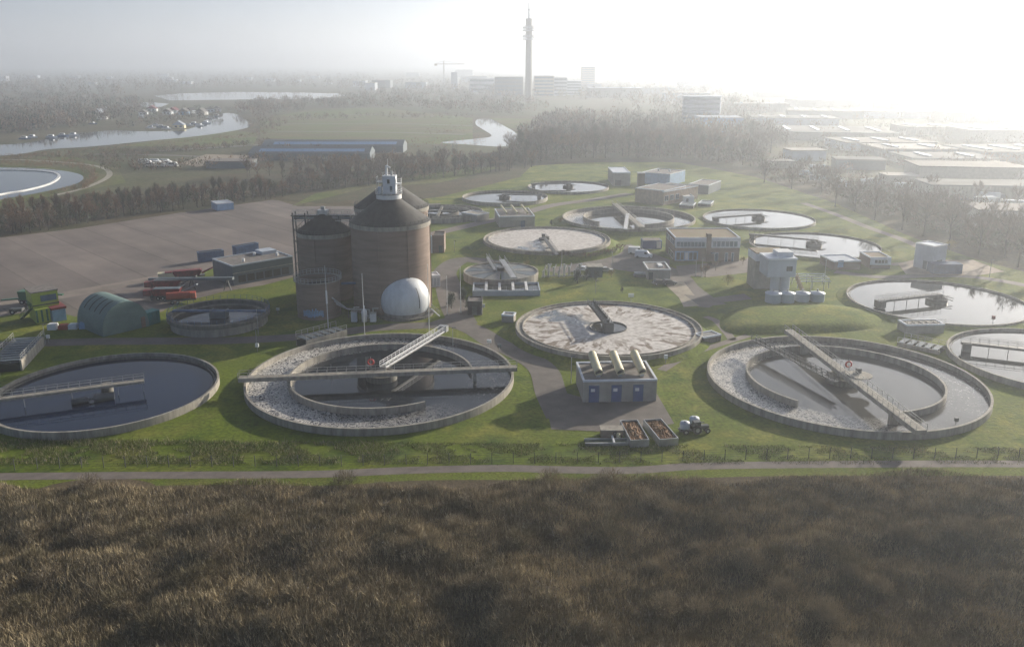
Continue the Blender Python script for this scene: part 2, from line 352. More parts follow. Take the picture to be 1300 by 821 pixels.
# service roads
A_ = M['asphalt']
strip('service_road', [(-200,448),(-60,441),(0,438),(100,434),(200,433),(300,432),(400,426),(480,416),(560,412),(590,406)], 5, .05, A_)
strip('service_road', [(560,405),(600,418),(630,436),(665,452),(690,470),(700,500),(715,530)], 6, .055, A_)
sheet('service_yard', [(688,490),(700,545),(770,548),(856,538),(834,500),(740,505)], .065, A_)
strip('service_road', [(588,412),(575,385),(568,360),(565,345),(580,332),(600,330),(640,336)], 7, .06, A_)
strip('service_road', [(545,298),(580,290),(610,283),(660,272),(700,261),(750,254),(800,246)], 6, .05, M['path'])
strip('service_road', [(700,345),(760,335),(800,332),(850,345),(870,365),(890,380),(905,388)], 8, .055, A_)
sheet('car_park', [(740,322),(765,316),(800,310),(850,330),(850,352),(800,345),(748,338)], .07, A_)
sheet('car_park', [(858,338),(945,330),(965,318),(985,318),(960,345),(900,352),(862,350)], .075, M['path'])
sheet('paved_apron', [(845,362),(868,358),(884,378),(893,388),(868,390),(862,378)], .08, mat('concrete_slabs', (.30,.26,.20), .85, 0, .25, .3, .2))
sheet('paved_apron', [(868,374),(905,378),(945,373),(955,380),(910,385),(900,391),(890,390)], .085, A_)
strip('foot_path', [(1020,258),(1060,272),(1100,288),(1150,306),(1180,322),(1170,332),(1130,336)], 3.5, .05, M['path'])
sheet('paved_apron', [(1140,335),(1180,325),(1200,330),(1235,330),(1275,345),(1240,350),(1150,348)], .075, mat('sandy_apron', (.28,.22,.17), .85, 0, .25, .3, .2))
strip('foot_path', [(895,402),(910,408),(925,425),(930,432)], 2, .05, M['path'])
strip('foot_path', [(840,470),(870,452),(905,440),(930,432),(950,426)], 2, .05, M['path'])
strip('service_road', [(1060,345),(1120,352),(1180,350),(1240,352),(1330,368),(1420,390)], 4, .05, A_)
# cycle path in front, with bright verges
strip('cycle_path', [(-300,612),(-60,606),(100,604),(250,603),(400,602),(520,597),(640,594.5),(700,596),(800,597),(880,592),(1000,590),(1150,589),(1300,589),(1600,592)], 2.3, .06, M['path'])
strip('grass_verge', [(-300,626),(100,611),(200,609),(330,608),(420,609),(520,603),(640,602),(760,604),(860,600),(1000,597),(1150,597),(1300,597),(1600,600)], 3.6, .045, M['verge'])
strip('grass_verge', [(-300,603),(0,598),(200,597),(400,596),(640,589),(800,590),(1000,584),(1300,583),(1600,586)], 1.6, .045, M['lawn'])
sheet('scrub_soil', [(-400,640),(-60,612),(640,607),(800,608),(1000,602),(1360,600),(1700,604),(2200,1000),(-900,1000)], .03, M['scrubsoil'])
# grass mound right of the stores
def mound(name, px, h, m):
    P = smooth_line([G(x,y) for x,y in px], True); c = sum(P, Vector())/len(P); b = MB(); n = len(P); vs = []
    for k, (s, z) in enumerate(((1,-.05),(.93,.35),(.8,.8),(.66,1.0),(.4,1.06))):
        vs += [tuple(c+(p-c)*s+Vector((0,0,z*h if k else -.05))) for p in P]
    fs = [(k*n+i, k*n+(i+1)%n, (k+1)*n+(i+1)%n, (k+1)*n+i) for k in range(4) for i in range(n)]+[tuple(4*n+i for i in range(n))]
    b.add(vs, fs, True); o = b.build(name, m); o['kind'] = 'structure'
mound('grass_mound', [(912,412),(930,394),(1000,390),(1075,390),(1118,402),(1110,416),(1060,422),(985,424),(930,424)], 1.5, M['lawn'])
# ---------------------------------------------------------------- meadows, pond, river, lake
mw = M['meadow']
sheet('meadow', [(330,175),(470,180),(600,185),(600,150),(480,137),(400,138),(330,152)], .06, mw)
sheet('meadow', [(150,186),(320,186),(330,170),(300,166),(200,178)], .065, mw)
sheet('meadow', [(620,150),(700,152),(700,175),(662,182),(640,160)], .07, mw)
sheet('meadow', [(0,198),(100,200),(150,214),(160,232),(60,250),(0,262),(-200,300),(-200,210)], .05, mw)
strip('dike_path', [(-100,203),(20,203),(100,208),(132,214),(138,224),(110,238),(70,248)], 3, .09, mat('pale_gravel', (.32,.30,.25), .9))
for i, pts in enumerate(([(350,158),(480,157),(600,160)],[(340,167),(480,168),(590,171)],[(420,147),(480,146),(540,148)],[(200,192),(330,184)],[(120,196),(200,197),(300,201)])):
    strip('ditch', pts, 6+2*(i%2), .1, M['concrete_dark'])
rv = M['river']
sheet('pond', [(-160,262),(-160,232),(-60,218),(0,213),(60,215),(96,220),(106,226),(96,234),(60,243),(10,252),(-60,262)], .12, rv, True)
sheet('river', [(-200,204),(0,198),(60,190),(120,186),(190,179),(260,172),(312,163),(316,157),(302,146),(285,144),(262,152),(240,164),(190,167),(140,166),(80,172),(30,182),(-60,186),(-200,190)], .12, rv, True)
sheet('river', [(606,152),(622,151),(640,160),(656,170),(655,178),(640,186),(596,184),(560,181),(600,177),(624,173),(612,164),(604,158)], .12, rv, True)
sheet('lake', [(195,122),(230,119),(300,117),(380,118),(430,119),(440,122),(400,126),(300,127),(215,128)], .3, rv)
sheet('pond', [(150,134),(190,130),(215,132),(205,136),(160,138)], .2, rv)
# ---------------------------------------------------------------- round tanks
def xyz(c, z=0): return (c[0], c[1], z)
def far_bridge(mb_z): pass
TL, CL, CR = (-75.5,148.5,19.85), (-25.4,155.9,25.75), (63.8,154.2,25.55)
WN, WM, CM = (22.0,185.9,21.2), (11.7,281.0,21.35), (45.2,326.7,25.6)
QA, QB, QC = (96.7,329.7,21.4), (101.5,280.1,21.1), (109.1,210.5,21.7)
F1, F2 = (-3.2,381.8,19.3), (27.6,416.9,19.9)
def basin(name, label, cat, c, zr, zw, wall=.4, wm=None, group=None, water=None):
    t = thing(name, label, cat, xyz(c), 0, group); R = c[2]
    MB().ring(R, R-wall, -.1, zr, n=128).build('wall', wm or M['concrete'], t)
    MB().disc(R-wall+.01, zw, 128).build('water', water or M['water'], t)
    return t
def girder(t, L, w, z, th=.7, m=None, rail=(0,1), rm=None, posts=()):
    """straight walkway of length L along local x with railings"""
    MB().box(0, L, -w/2, w/2, z-th, z).build('deck', m or M['concrete'], t)
    for s in rail:
        y = (-w/2+.05) if s == 0 else (w/2-.05)
        MB().rails((0,y,z), (L,y,z)).build('railing', rm or M['rail'], t)
    for x in posts: MB().box(x-.3, x+.3, -w*.4, w*.4, 0, z-th).build('pillar', m or M['concrete'], t)
def span(name, label, cat, A, B, group=None):
    d = B-A; return thing(name, label, cat, (A.x,A.y,0), math.atan2(d.y,d.x), group), math.hypot(d.x,d.y)
# left clarifier with its dark water
t = basin('settling_tank', 'round settling tank of still dark blue water at the left edge, with a long bridge', 'settling tank', TL, 1.4, .5, water=M['tank_water'])
MB().ring(TL[2]-.9, TL[2]-1.1, .3, .95, n=96).build('overflow_weir', M['concrete_dark'], t)
MB().cyl(1.1, 0, 2.2, 24).build('centre_column', M['concrete_dark'], t)
t, L = span('scraper_bridge', 'long narrow scraper bridge lying over the dark blue tank at the left edge', 'scraper bridge', G(-60,513,2.8), G(183,482,2.8))
girder(t, L, 1.3, 2.8, .45, M['concrete'], (0,1))
for q in (.35,.6,.85,.99): MB().bar((L*q,0,2.3),(L*q,0,.3),.12).build('scraper_strut', M['steel'], t)
MB().tube((L*.83,-1.6,1.0),(L*.72,-1.6,1.0),.8,n=14).bar((L*.83,-1.6,1.0),(L*.6,-1.6,1.0),.3).tube((L*.69,-1.6,.9),(L*.60,-1.6,.9),.55,n=14).build('drive_drum', M['steel_dark'], t)
# carousels
def carousel(name, label, c, a0, a1, zr, zw, ri, water, ztop=None):
    t = basin(name, label, 'aeration tank', c, zr, zw, .45, None, None, water)
    MB().ring(ri+.2, ri-.2, 0, ztop or zr+.25, a0, a1, 96).build('inner_wall', M['concrete'], t)
    MB().ring(3.0, 2.5, 0, zr+.2, n=40).build('centre_ring', M['concrete_dark'], t)
    MB().cyl(1.1, 0, zr+.6, 24).build('centre_column', M['concrete'], t)
    return t
a0 = ang2(CL, 597, 463, 2); a1 = ang2(CL, 552, 515, 2)
while a1 < a0: a1 += 2*PI
carousel('aeration_tank', 'big round aeration tank with brown foaming outer channel in front of the dome and silos', CL, a0, a1, 1.4, .35, 17.6,
         foam_water('foaming_water_left', math.radians(185), .75, .75, (.012,.017,.026), 17.6))
t, L = span('footbridge', 'straight concrete footbridge crossing the full width of the foaming tank before the silos', 'footbridge', G(303,479,2.9), G(656,465,2.9))
girder(t, L, 1.5, 2.9, .75, M['concrete'], (0,1), posts=(9.2, L-8.2))
t, L = span('access_walkway', 'short bright white railed walkway from the middle of the foaming tank to its rear', 'walkway', G(486,468,2.9), G(563,421,2.9))
girder(t, L, 1.3, 3.2, .3, M['grating'], (), )
for s in (-.65,.65): MB().box(0, L, s-.12, s+.12, 3.2, 3.42).rails((0,s,3.4),(L,s,3.4),.9,1.5,.09).build('railing', M['white'], t)
MB().bx((L,0,3.7),(1.2,1.9,1.3)).build('end_gantry', M['steel'], t)
def lifebuoy(label, p):
    t = thing('lifebuoy_stand', label, 'lifebuoy', p)
    MB().tube((0,0,0),(0,0,2.3),.05,n=8).build('post', M['steel'], t)
    b = MB(); n, k = 24, 8
    vs = [((.55+.16*math.cos(v))*math.cos(u), .1+.16*math.sin(v), 1.2+(.55+.16*math.cos(v))*math.sin(u)) for u in [2*PI*i/n for i in range(n)] for v in [2*PI*j/k for j in range(k)]]
    b.add(vs, [(i*k+j,((i+1)%n)*k+j,((i+1)%n)*k+(j+1)%k,i*k+(j+1)%k) for i in range(n) for j in range(k)], True).build('ring', M['lifebuoy'], t)
    return t
lifebuoy('red lifebuoy on a post at the middle of the footbridge before the silos', G(471,467,2.9))
lifebuoy('red lifebuoy beside the motor in the middle of the right-hand aeration tank', G(1077,470,2.9))
a0 = ang2(CR, 1153, 529, 2); a1 = ang2(CR, 1004, 511, 2)
while a1 < a0: a1 += 2*PI
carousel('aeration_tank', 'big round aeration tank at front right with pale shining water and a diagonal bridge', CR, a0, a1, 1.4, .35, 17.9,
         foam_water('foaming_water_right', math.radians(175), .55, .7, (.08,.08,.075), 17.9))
t, L = span('footbridge', 'wide diagonal footbridge with railings crossing the front right aeration tank', 'footbridge', G(1001,418,3.0), G(1170,546,3.0))
girder(t, L, 1.9, 3.0, .8, M['concrete'], (0,1), posts=(8.6, L-8.4))
MB().cyl(2.3, 3.0, 3.15, 32, (L*.54,1.9)).build('round_platform', M['concrete'], t)
MB().bx((L*.52,2.2,3.6),(.8,.8,.9)).build('gear_motor', M['steel_dark'], t)
t, L = span('truss_walkway', 'dark slender truss walkway beside the diagonal bridge of the front right aeration tank', 'walkway', G(957,429,3.0), G(1062,482,3.0))
MB().box(0, L, -.5, .5, 2.5, 2.65).build('deck', M['steel_dark'], t)
for s in (-.55,.55):
    b = MB().rails((0,s,2.65),(L,s,2.65),.9,1.6,.1); n = int(L/1.6)
    for i in range(n): b.bar((i*L/n,s,2.65),((i+1)*L/n,s,3.55),.07)
    b.build('truss_side', M['steel_dark'], t)
a0 = ang2(CM, 822, 287, 2); a1 = ang2(CM, 757, 283, 2)
while a1 < a0: a1 += 2*PI
carousel('aeration_tank', 'aeration tank with a notched inner ring wall and crossed walkways, behind the two-storey office', CM, a0, a1, 2.0, .6, 17.4,
         foam_water('foaming_water_back', math.radians(190), .6, .9, (.08,.08,.075), 17.4))
t, L = span('footbridge', 'diagonal footbridge over the aeration tank behind the two-storey office', 'footbridge', G(780,258,3.2), G(815,288,3.2))
girder(t, L, 2.2, 3.2, .8, M['concrete'], (0,1), posts=(8.,L-8.))
t, L = span('access_walkway', 'short pale walkway running towards the camera over the tank behind the office', 'walkway', G(797,271,3.4), G(794,290,3.4))
girder(t, L, 1.4, 3.4, .4, M['white'], (0,1))
# scum-covered thickeners
def scum_tank(name, label, c, zr, seed, wedge, brown, well):
    t = thing(name, label, 'settling tank', xyz(c)); R = c[2]
    MB().ring(R, R-.35, -.1, zr, n=128).build('wall', M['concrete'], t)
    MB().ring(R-.352, R-1.5, 0, zr-.35, n=128).build('overflow_channel', M['concrete'], t)
    MB().ring(R-1.502, R-1.75, 0, zr-.12, n=128).build('inner_wall', M['concrete'], t)
    MB().disc(R-1.76, zr-.5, 128).build('scum', scum_mat(name+'_scum', seed, R, wedge, brown), t)
    if well:
        MB().ring(well, well-.15, 0, zr-.2, n=48).build('centre_well', M['steel_dark'], t)
        MB().disc(well-.16, zr-.44, 48).build('well_water', M['water'], t)
    MB().cyl(.9, 0, zr+.6, 20).build('centre_column', M['concrete_dark'], t)
    return t
scum_tank('thickener_tank', 'round tank full of pale pink scum with brown blotches, behind the blue-door building', WN, 1.8, 3.1, (math.radians(140),.955,19), 1.0, 4.3)
t, L = span('scraper_beam', 'dark beam from the rim to the middle of the blotchy scum tank', 'scraper beam', G(750,378,4.4), G(772,413,3.0))
MB().box(0, L, -.75, .75, 3.0, 3.25).build('deck', M['steel_dark'], t)
for s in (-.75,.75): MB().rails((0,s,3.25),(L,s,3.25),.9,2.,.1).box(0,L,s-.12,s+.12,3.0,3.7).build('side_beam', M['steel_dark'], t)
MB().bx((L,0,2.6),(1.8,2.2,2.4)).tube((L,0,3.8),(L,0,4.5),.4).build('drive_unit', M['steel_dark'], t)
scum_tank('thickener_tank', 'round tank full of even pale scum with one bluish bare patch, above the shrub bank', WM, 2.8, 8.7, (math.radians(250),.95,20), .25, 0)
t, L = span('scraper_beam', 'thin dark beam over the front half of the even pale scum tank', 'scraper beam', G(690,300,3.4), G(706,322,3.4))
MB().box(0, L+1, -.6, .6, 3.1, 3.4).build('deck', M['steel_dark'], t)
for s in (-.6,.6): MB().rails((0,s,3.4),(L+1,s,3.4)).build('railing', M['steel_dark'], t)
MB().cyl(1.6, 2.3, 2.8, 24).cyl(.6, 2.8, 4.2, 16).build('drive_unit', M['steel_dark'], t)
# clarifiers with half bridges, mirror-bright
def clarifier(label, blabel, c, A, zr=1.0, zw=.55, extra=4.):
    t = basin('settling_tank', label, 'settling tank', c, zr, zw, .35)
    MB().ring(c[2]-.8, c[2]-.95, 0, zw+.12, n=96).build('overflow_weir', M['concrete_dark'], t)
    b, L = span('scraper_bridge', blabel, 'scraper bridge', A, Vector((c[0],c[1],0)))
    girder(b, L+extra*.3, 1.4, 2.6, .5, M['steel_dark'], (0,1), M['steel_dark'])
    MB().ring(2.6, 2.3, zw-.1, 1.5, n=32, c=(L,0)).cyl(1.0, 0, 2.1, 20, (L,0)).build('centre_well', M['steel_dark'], b)
    f = MB()
    for a in (-.5,.5,1.2,-1.2,0): f.bar((L,0,2.2),(L+extra*math.cos(a),extra*math.sin(a),1.6),.16)
    f.build('scraper_frame', M['steel_dark'], b)
    for i in range(5): MB().bar((L*(i+.5)/5,0,2.1),(L*(i+.5)/5,0,zw-.1),.12).build('scraper_strut', M['steel_dark'], b)
    MB().bx((1.2,0,1.6),(1.6,2.4,1.8)).build('drive_carriage', M['steel_dark'], b)
    return t
clarifier('bright mirror-like settling tank farthest up the slope right of the office', 'scraper bridge on the bright tank nearest behind the office, farther of the middle right pair', QA, G(905,281,1.0))
clarifier('bright mirror-like settling tank behind the white tower on columns', 'scraper bridge on the bright tank behind the white tower on columns', QB, G(951,302,1.0))
clarifier('large bright settling tank in front of the tall white box building, trees mirrored in it', 'dark scraper bridge with trailing frame on the bright tank before the tall white box building', QC, G(1112,389,1.0))
QD = G(1343,455,1.2); QD = (QD.x, QD.y, 20.5)
clarifier('bright settling tank cut off by the right edge beside the front right aeration tank', 'grey scraper bridge on the bright tank cut off by the right edge', QD, G(1219,441,1.2), 1.3, .7)
clarifier('flat settling tank at the back, nearer one of the pair beyond the small duct building', 'scraper bridge on the nearer of the two back tanks beyond the small duct building', F1, G(688,250,1.5), 1.6, .7)
clarifier('long flat settling tank at the very back below the forest edge', 'scraper bridge on the farthest tank below the forest edge', F2, G(674,237,1.0), 1.2, .6)
# grassed bank round the even scum tank
def bank(c, r0, r1, h):
    b = MB(); b.lathe([(r1,.03),(r1*.35+r0*.65,h*.8),(r0,h)], 96, c); o = b.build('grass_bank', M['lawn']); o['kind'] = 'structure'
bank(WM, WM[2]+.02, WM[2]+4.5, 1.7); bank(WN, WN[2]+.02, WN[2]+2, .8); bank(CM, CM[2]+.02, CM[2]+3.5, 1.0); bank(QB, QB[2]+.02, QB[2]+2.5, .7); bank(QC, QC[2]+.02, QC[2]+2.5, .6)
# partly hidden tank behind the silos
hp = G(560,268,2.0); hp = (hp.x, hp.y, 17.)
t = basin('aeration_tank', 'tank with curved channels half hidden behind the right side of the silos', 'aeration tank', hp, 2.0, .9, .4)
MB().ring(12.2, 11.8, 0, 2.0, -1.8, 1.6, 64).build('inner_wall', M['concrete'], t)
MB().ring(7.2, 6.9, 0, 2.0, -2.4, 1.2, 48).box(-6, 6, -.5, .5, 1.6, 2.3).box(-1, 0, -11.7, 11.7, 1.6, 2.2).build('channel_wall', M['concrete_dark'], t)
# low dark thickener left, with deep band wall
tp = G(278,395,3.0); tp = (tp.x, tp.y, 60/1080*tp.y*1.02)
t = thing('thickener_tank', 'squat open round tank with dark water and a blue-tinted rim, left of the silos', 'thickener tank', xyz(tp)); R = tp[2]
MB().ring(R, R-.5, -.1, 2.0, n=96).build('wall', M['concrete'], t)
MB().ring(R+.7, R-.5, 2.003, 2.9, n=96).build('rim_band', M['concrete_dark'], t)
MB().disc(R-.51, 1.5, 96).build('water', M['water'], t)
MB().ring_rails(R+.6, 2.9, 1.1, 44, .07).build('railing', M['blue2'], t)
MB().box(-1.6, 1.6, -1.1, 1.1, 1.2, 3.2).box(-1.9,-1.6,-1.3,1.3,1.2,3.4).box(1.6,1.9,-1.3,1.3,1.2,3.4).build('drive_unit', M['clad'], t)
MB().box(-R, R, -.5, .5, 2.95, 3.3).build('bridge_deck', M['blue2'], t)
# small grey-covered tank near the middle
sp = G(636,343,2.5); sp = (sp.x, sp.y, 48/1080*sp.y*1.02)
t = thing('covered_tank', 'round tank with flat grey segmented cover in front of the even scum tank', 'covered tank', xyz(sp)); R = sp[2]
MB().ring(R, R-.4, -.1, 2.4, n=80).build('wall', M['concrete'], t)
for k in range(12): MB().lathe([(1.2,2.3),(R-.42,2.0),(R-.42,2.1),(1.2,2.5)], 6, a0=k*PI/6+.02, a1=(k+1)*PI/6-.02, smooth=False, close=True).build('cover_segment', M['clad'] if k % 2 else M['grating'], t)
MB().cyl(1.1, 1.9, 3.4, 20).build('hub', M['steel_dark'], t)
t, L = span('access_walkway', 'wider pale walkway over the flat grey segmented cover', 'walkway', G(637,329,3.4), G(652,352,3.4)); girder(t, L, 1.6, 3.4, .3, M['steel'], (0,1), posts=(.6,))
t, L = span('access_walkway', 'narrow walkway left of the wider one over the grey segmented cover', 'walkway', G(619,326,3.0), G(628,342,3.0)); girder(t, L, .8, 3.0, .25, M['steel'], (0,1), posts=(.6,))
# basins behind the first letters of the slope: pale rectangular tank
t = thing('sludge_basin', 'pale rectangular open basin with white walls in front of the grey segmented cover', 'basin', G(600,376), .02)
Lb = (G(686,376)-G(600,376)).length
MB().box(0,Lb,0,.3,0,1.5).box(0,Lb,8.7,9,0,1.5).box(0,.3,.302,8.698,0,1.5).box(Lb-.3,Lb,.302,8.698,0,1.5).build('wall', M['clad_pale'], t)
MB().box(.31,Lb-.31,.31,8.69,0,1.0).build('water', M['water'], t)
for k in range(4): MB().box(Lb*(k+1)/5-.35, Lb*(k+1)/5+.35, -.1, 9.1, 1.51, 1.7).build('cross_beam', M['white'], t)
MB().rails((0,0.1,1.5),(Lb,0.1,1.5)).build('railing', M['rail'], t)
# ---------------------------------------------------------------- digester silos
def silo(label, c, R, H, ribs=0, cone=6.2, rt=1.6, m=None, group=None):
    t = thing('digester_silo', label, 'silo', xyz(c), 0, group)
    MB().lathe([(R,0),(R,H)], 96).build('wall', m or M['brick'], t)
    MB().ring(R+.28, R-.2, H-.9, H+.1, n=96).build('rim_band', M['concrete'], t)
    prof = [(R+.25,H+.12)]+[(rt+(R-rt)*(1-s)**1.05, H+.3+cone*s) for s in [i/8 for i in range(9)]]+[(0,H+.35+cone)]
    MB().lathe(prof, 72).build('roof', M['roof_dark'], t)
    MB().ring_rails(R+.15, H+.1, 1.0, 48, .07).build('railing', M['steel_dark'], t)
    for a in [(-1.75,-1.9)[k % 2]+k*.9 for k in range(ribs)]:
        MB().bx((R*math.cos(a)*1.01, R*math.sin(a)*1.01, H/2-.5), (.25,.35,H-1), a).build('rib', m or M['brick'], t)
    return t
d1 = G(495,280,22.0); R1 = 49/1080*(d1.y)*1.03
D1 = silo('tallest brown brick silo at the front with dark cone roof, carrying the white machinery', (d1.x,d1.y), R1, 22.0, 5)
d2 = G(497,261.5,22.0); R2 = 45/1080*d2.y*1.03
D2 = silo('rear silo mostly hidden behind the tallest one, showing its dark cone and right edge', (d2.x,d2.y), R2, 22.0, 0, 6.2)
d3 = G(411.5,293,17.6); R3 = 33/1080*d3.y*1.03
D3 = silo('shorter left silo in shade with dark cone roof under the pipe gantry', (d3.x,d3.y), R3, 17.6, 3, 4.6, 1.0)
# white machinery on top of the front silo
t = thing('mixer_housing', 'white equipment housing with railings and antennas on top of the tallest silo', 'machinery', (d1.x,d1.y,28.0))
MB().cyl(3.1, -.4, .7, 32).build('base_ring', M['white'], t)
MB().cyl(3.3, .7, .85, 32).build('platform', M['grating'], t)
MB().ring_rails(3.25, .85, 1.1, 20, .09).build('railing', M['white'], t)
MB().box(-1.2,1.9,-1.6,1.4,.86,5.2).build('cabin', M['clad_white'], t)
MB().box(-.1,.5,-1.66,-1.601,3.4,4.4).build('window', M['glass'], t)
MB().box(.5,1.1,-1.66,-1.601,1.4,2.8).build('door', M['clad'], t)
MB().box(-2.8,-1.21,-1.5,1.2,3.6,3.75).rails((-2.8,-1.5,3.75),(-1.3,-1.5,3.75),1.1,.8,.09).rails((-2.8,1.2,3.75),(-2.8,-1.5,3.75),1.1,.8,.09).build('upper_platform', M['steel'], t)
MB().box(1.91,3.1,-1.2,.8,3.2,3.35).rails((3.1,-1.2,3.35),(3.1,.8,3.35),1.1,.8,.09).rails((1.95,-1.2,3.35),(3.1,-1.2,3.35),1.1,.8,.09).build('side_platform', M['white'], t)
for x,y in ((-2.7,-1.4),(-2.7,1.1),(3.0,-1.1),(3.0,.7)): MB().bar((x,y,.86),(x,y,3.3),.14).build('post', M['steel'], t)
MB().tube((-.4,0,5.2),(-.4,0,7.6),.3,n=12).tube((-.4,0,7.6),(.6,0,7.0),.22,n=10).build('vent_pipe', M['white'], t)
MB().tube((.9,-.4,5.2),(.9,-.4,6.3),.35,n=12).build('exhaust_pipe', M['steel'], t)
MB().bar((-.1,.3,7.2),(-.1,.3,9.2),.09).build('antenna', M['white'], t)
MB().tube((-2.1,-1.2,.86),(-2.1,-1.2,2.6),.45,n=14).tube((-2.1,-.1,.86),(-2.1,-.1,2.2),.4,n=14).build('motor', M['clad_white'], t)
MB().rails((-1.2,-1.6,5.2),(1.9,-1.6,5.2),.9,.8,.08).build('roof_railing', M['white'], t)
# pipe gantry from the lift tower at the left over the short silo to the tall one
gy = d3.y; ga = Vector(((383-650)/1080*(gy*math.cos(PITCH)+38*math.sin(PITCH)), gy, 0))
t = thing('pipe_gantry', 'dark steel pipe gantry running over the short silo to the tallest silo', 'gantry', (ga.x, gy, 0))
gz = 21.6; gl = (d1.x-R1*.55)-ga.x
for i,(x,y) in enumerate(((-2,-1.5),(-2,1.5),(1.2,-1.5),(1.2,1.5))): MB().bar((x,y,0),(x,y,gz+1),.34).build('tower_post', M['steel_dark'], t)
b = MB()
for z in range(3, 22, 3):
    b.bar((-2,-1.5,z),(1.2,-1.5,z),.16).bar((-2,1.5,z),(1.2,1.5,z),.16).bar((-2,-1.5,z),(-2,1.5,z),.16)
    b.bar((-2,-1.5,z-3),(1.2,-1.5,z),.1)
b.build('tower_bracing', M['steel_dark'], t)
MB().box(-2.6, gl, -1.2, 1.2, gz, gz+.25).build('deck', M['steel_dark'], t)
for s in (-1.2,1.2): MB().rails((-2.6,s,gz+.25),(gl,s,gz+.25),1.1,1.6,.09).bar((-2.6,s,gz-1.2),(gl,s,gz-1.2),.2).build('side_truss', M['steel'], t)
for s,r in ((-.6,.28),(.1,.38),(.8,.22)): MB().tube((-2.4,s,gz-.5),(gl,s,gz-.5),r,n=10).build('pipe', M['steel'], t)
for x in (gl*.52, gl*.86): MB().bar((x,-1,gz-4),(x,-1,gz),.3).bar((x,1,gz-4),(x,1,gz),.3).build('trestle', M['steel_dark'], t)
MB().bx((d3.x-ga.x,0,gz+.9),(2.6,2.6,1.3)).tube((d3.x-ga.x,0,gz+1.5),(d3.x-ga.x,0,gz+2.4),.6,n=14).build('valve_station', M['steel'], t)
# low open silo in front, with graffiti
e = G(403,351,9.6); RE = 27.5/1080*e.y*1.03
t = thing('open_tank', 'low open brick tank with railing round its top and pale graffiti at its foot', 'tank', (e.x,e.y,0))
MB().ring(RE, RE-.35, 0, 9.0, n=72).build('wall', M['brick'], t)
MB().disc(RE-.36, 7.2, 60).build('water', M['water'], t)
MB().ring(RE+.5, RE-.1, 9.003, 9.2, n=72).build('rim_walkway', M['concrete'], t)
MB().ring_rails(RE+.45, 9.2, 1.1, 36, .08).build('railing', M['steel'], t)
g = MB(); a_, b_ = math.radians(-122), math.radians(-66)
def graff(mats):
    for i in range(13):
        a = a_+(b_-a_)*i/13; z0 = .7+.5*random.random(); z1 = 2.3+.7*random.random()
        g.ring(RE+.03, RE+.004, z0, z1, a, a+(b_-a_)/13*.75, 3)
        g.ring(RE+.04, RE+.004, z0+.4, z0+.7, a, a+(b_-a_)/13, 3)
graff(0); g.build('graffiti', M['lightblue'], t)
MB().tube((RE+.3,1,7.6),(RE+4,3,7.2),.3).tube((RE+4,3,7.2),(RE+5,1,2.5),.25).build('pipe', M['blue2'], t)
# gas holder dome
g0 = G(514.5,398,0); RD = 31.5/1080*g0.y*1.04
t = thing('gas_holder', 'white spherical gas holder dome in front of the tallest silo', 'gas holder', xyz(g0))
MB().cyl(RD+.9, 0, .5, 64).build('base_plinth', M['concrete_dark'], t)
MB().ring(RD-.6, RD-1.2, .5, 1.2, n=72).build('base_ring', M['concrete'], t)
zc = 3.7
MB().lathe([(RD*math.cos(a), zc+RD*.98*math.sin(a)) for a in [math.radians(-36+q*7) for q in range(19)]], 72).build('membrane', M['dome'], t)
MB().add([((RD+.05)*math.cos(a)*math.sin(.72), -(RD+.05)*math.cos(a)*math.cos(.72), zc+(RD+.05)*.98*math.sin(a)) for a in [math.radians(-10+q*5.5) for q in range(10)]]+
         [((RD+.05)*math.cos(a)*math.sin(.76), -(RD+.05)*math.cos(a)*math.cos(.76), zc+(RD+.05)*.98*math.sin(a)) for a in [math.radians(-10+q*5.5) for q in range(10)]],
         [(i,i+1,11+i,10+i) for i in range(9)]).build('seam_strap', M['steel_dark'], t)
MB().tube((-RD-1.2,-.5,2.2),(-RD+.6,-.5,2.2),.35).tube((-RD-1.2,-.5,0),(-RD-1.2,-.5,2.2),.3).build('gas_pipe', M['white'], t)
MB().bar((RD+2.6,-2.6,.1),(RD+.4,-1,1.6),.5,.12).rails((RD+2.6,-2.2,.3),(RD+.4,-.6,1.7),1,1,.07).build('stairs', M['steel'], t)
# pumps and pipework left of the dome
for k,(px,py,h,lab) in enumerate(((450,408,2.4,'pale blue pump cabinet, leftmost unit left of the white dome'),(463,408,3.0,'tall white gas filter bottle between the pump cabinet and the white dome'),(474,408,2.1,'white valve cabinet standing nearest the dome, below the grey pipes'))):
    p = G(px,py); t = thing('pump_unit', lab, 'pump unit', p)
    if k == 1:
        MB().lathe([(0,0),(.7,0),(.7,h-.5),(.4,h),(.15,h+.2),(.15,h+1),(0,h+1)], 20).build('vessel', M['white'], t)
        MB().tube((.6,0,1.4),(2.1,0,1.4),.18).build('pipe', M['steel'], t)
    else:
        MB().box(-.7,.7,-.5,.5,0,h).build('cabinet', M['clad_pale'] if k == 0 else M['white'], t)
        MB().box(-.76,.76,-.56,.56,h+.002,h+.14).build('lid', M['steel'], t)
        MB().tube((0,.2,h+.1),(0,.2,h+1.2),.14).tube((0,.2,h+1.1),(1.3,.2,h+1.1),.12).build('pipe', M['steel'], t)
p = G(432,404); t = thing('pipe_rack', 'grey pipes descending from the low open tank towards the white dome', 'pipes', p)
for k in range(3): MB().tube((-3.4,.5*k,6.5-k),(1.8,.5*k,2.4-.2*k),.17).tube((1.8,.5*k,2.4-.2*k),(7,.5*k,2.2-.2*k),.17).tube((7,.5*k,2.2-.2*k),(7,.5*k,0),.17).build('pipe', M['steel'], t)
for x in (-1.5,2,6): MB().bar((x,.6,0),(x,.6,(2.2 if x > 1 else 4.6)),.22).build('support', M['steel_dark'], t)
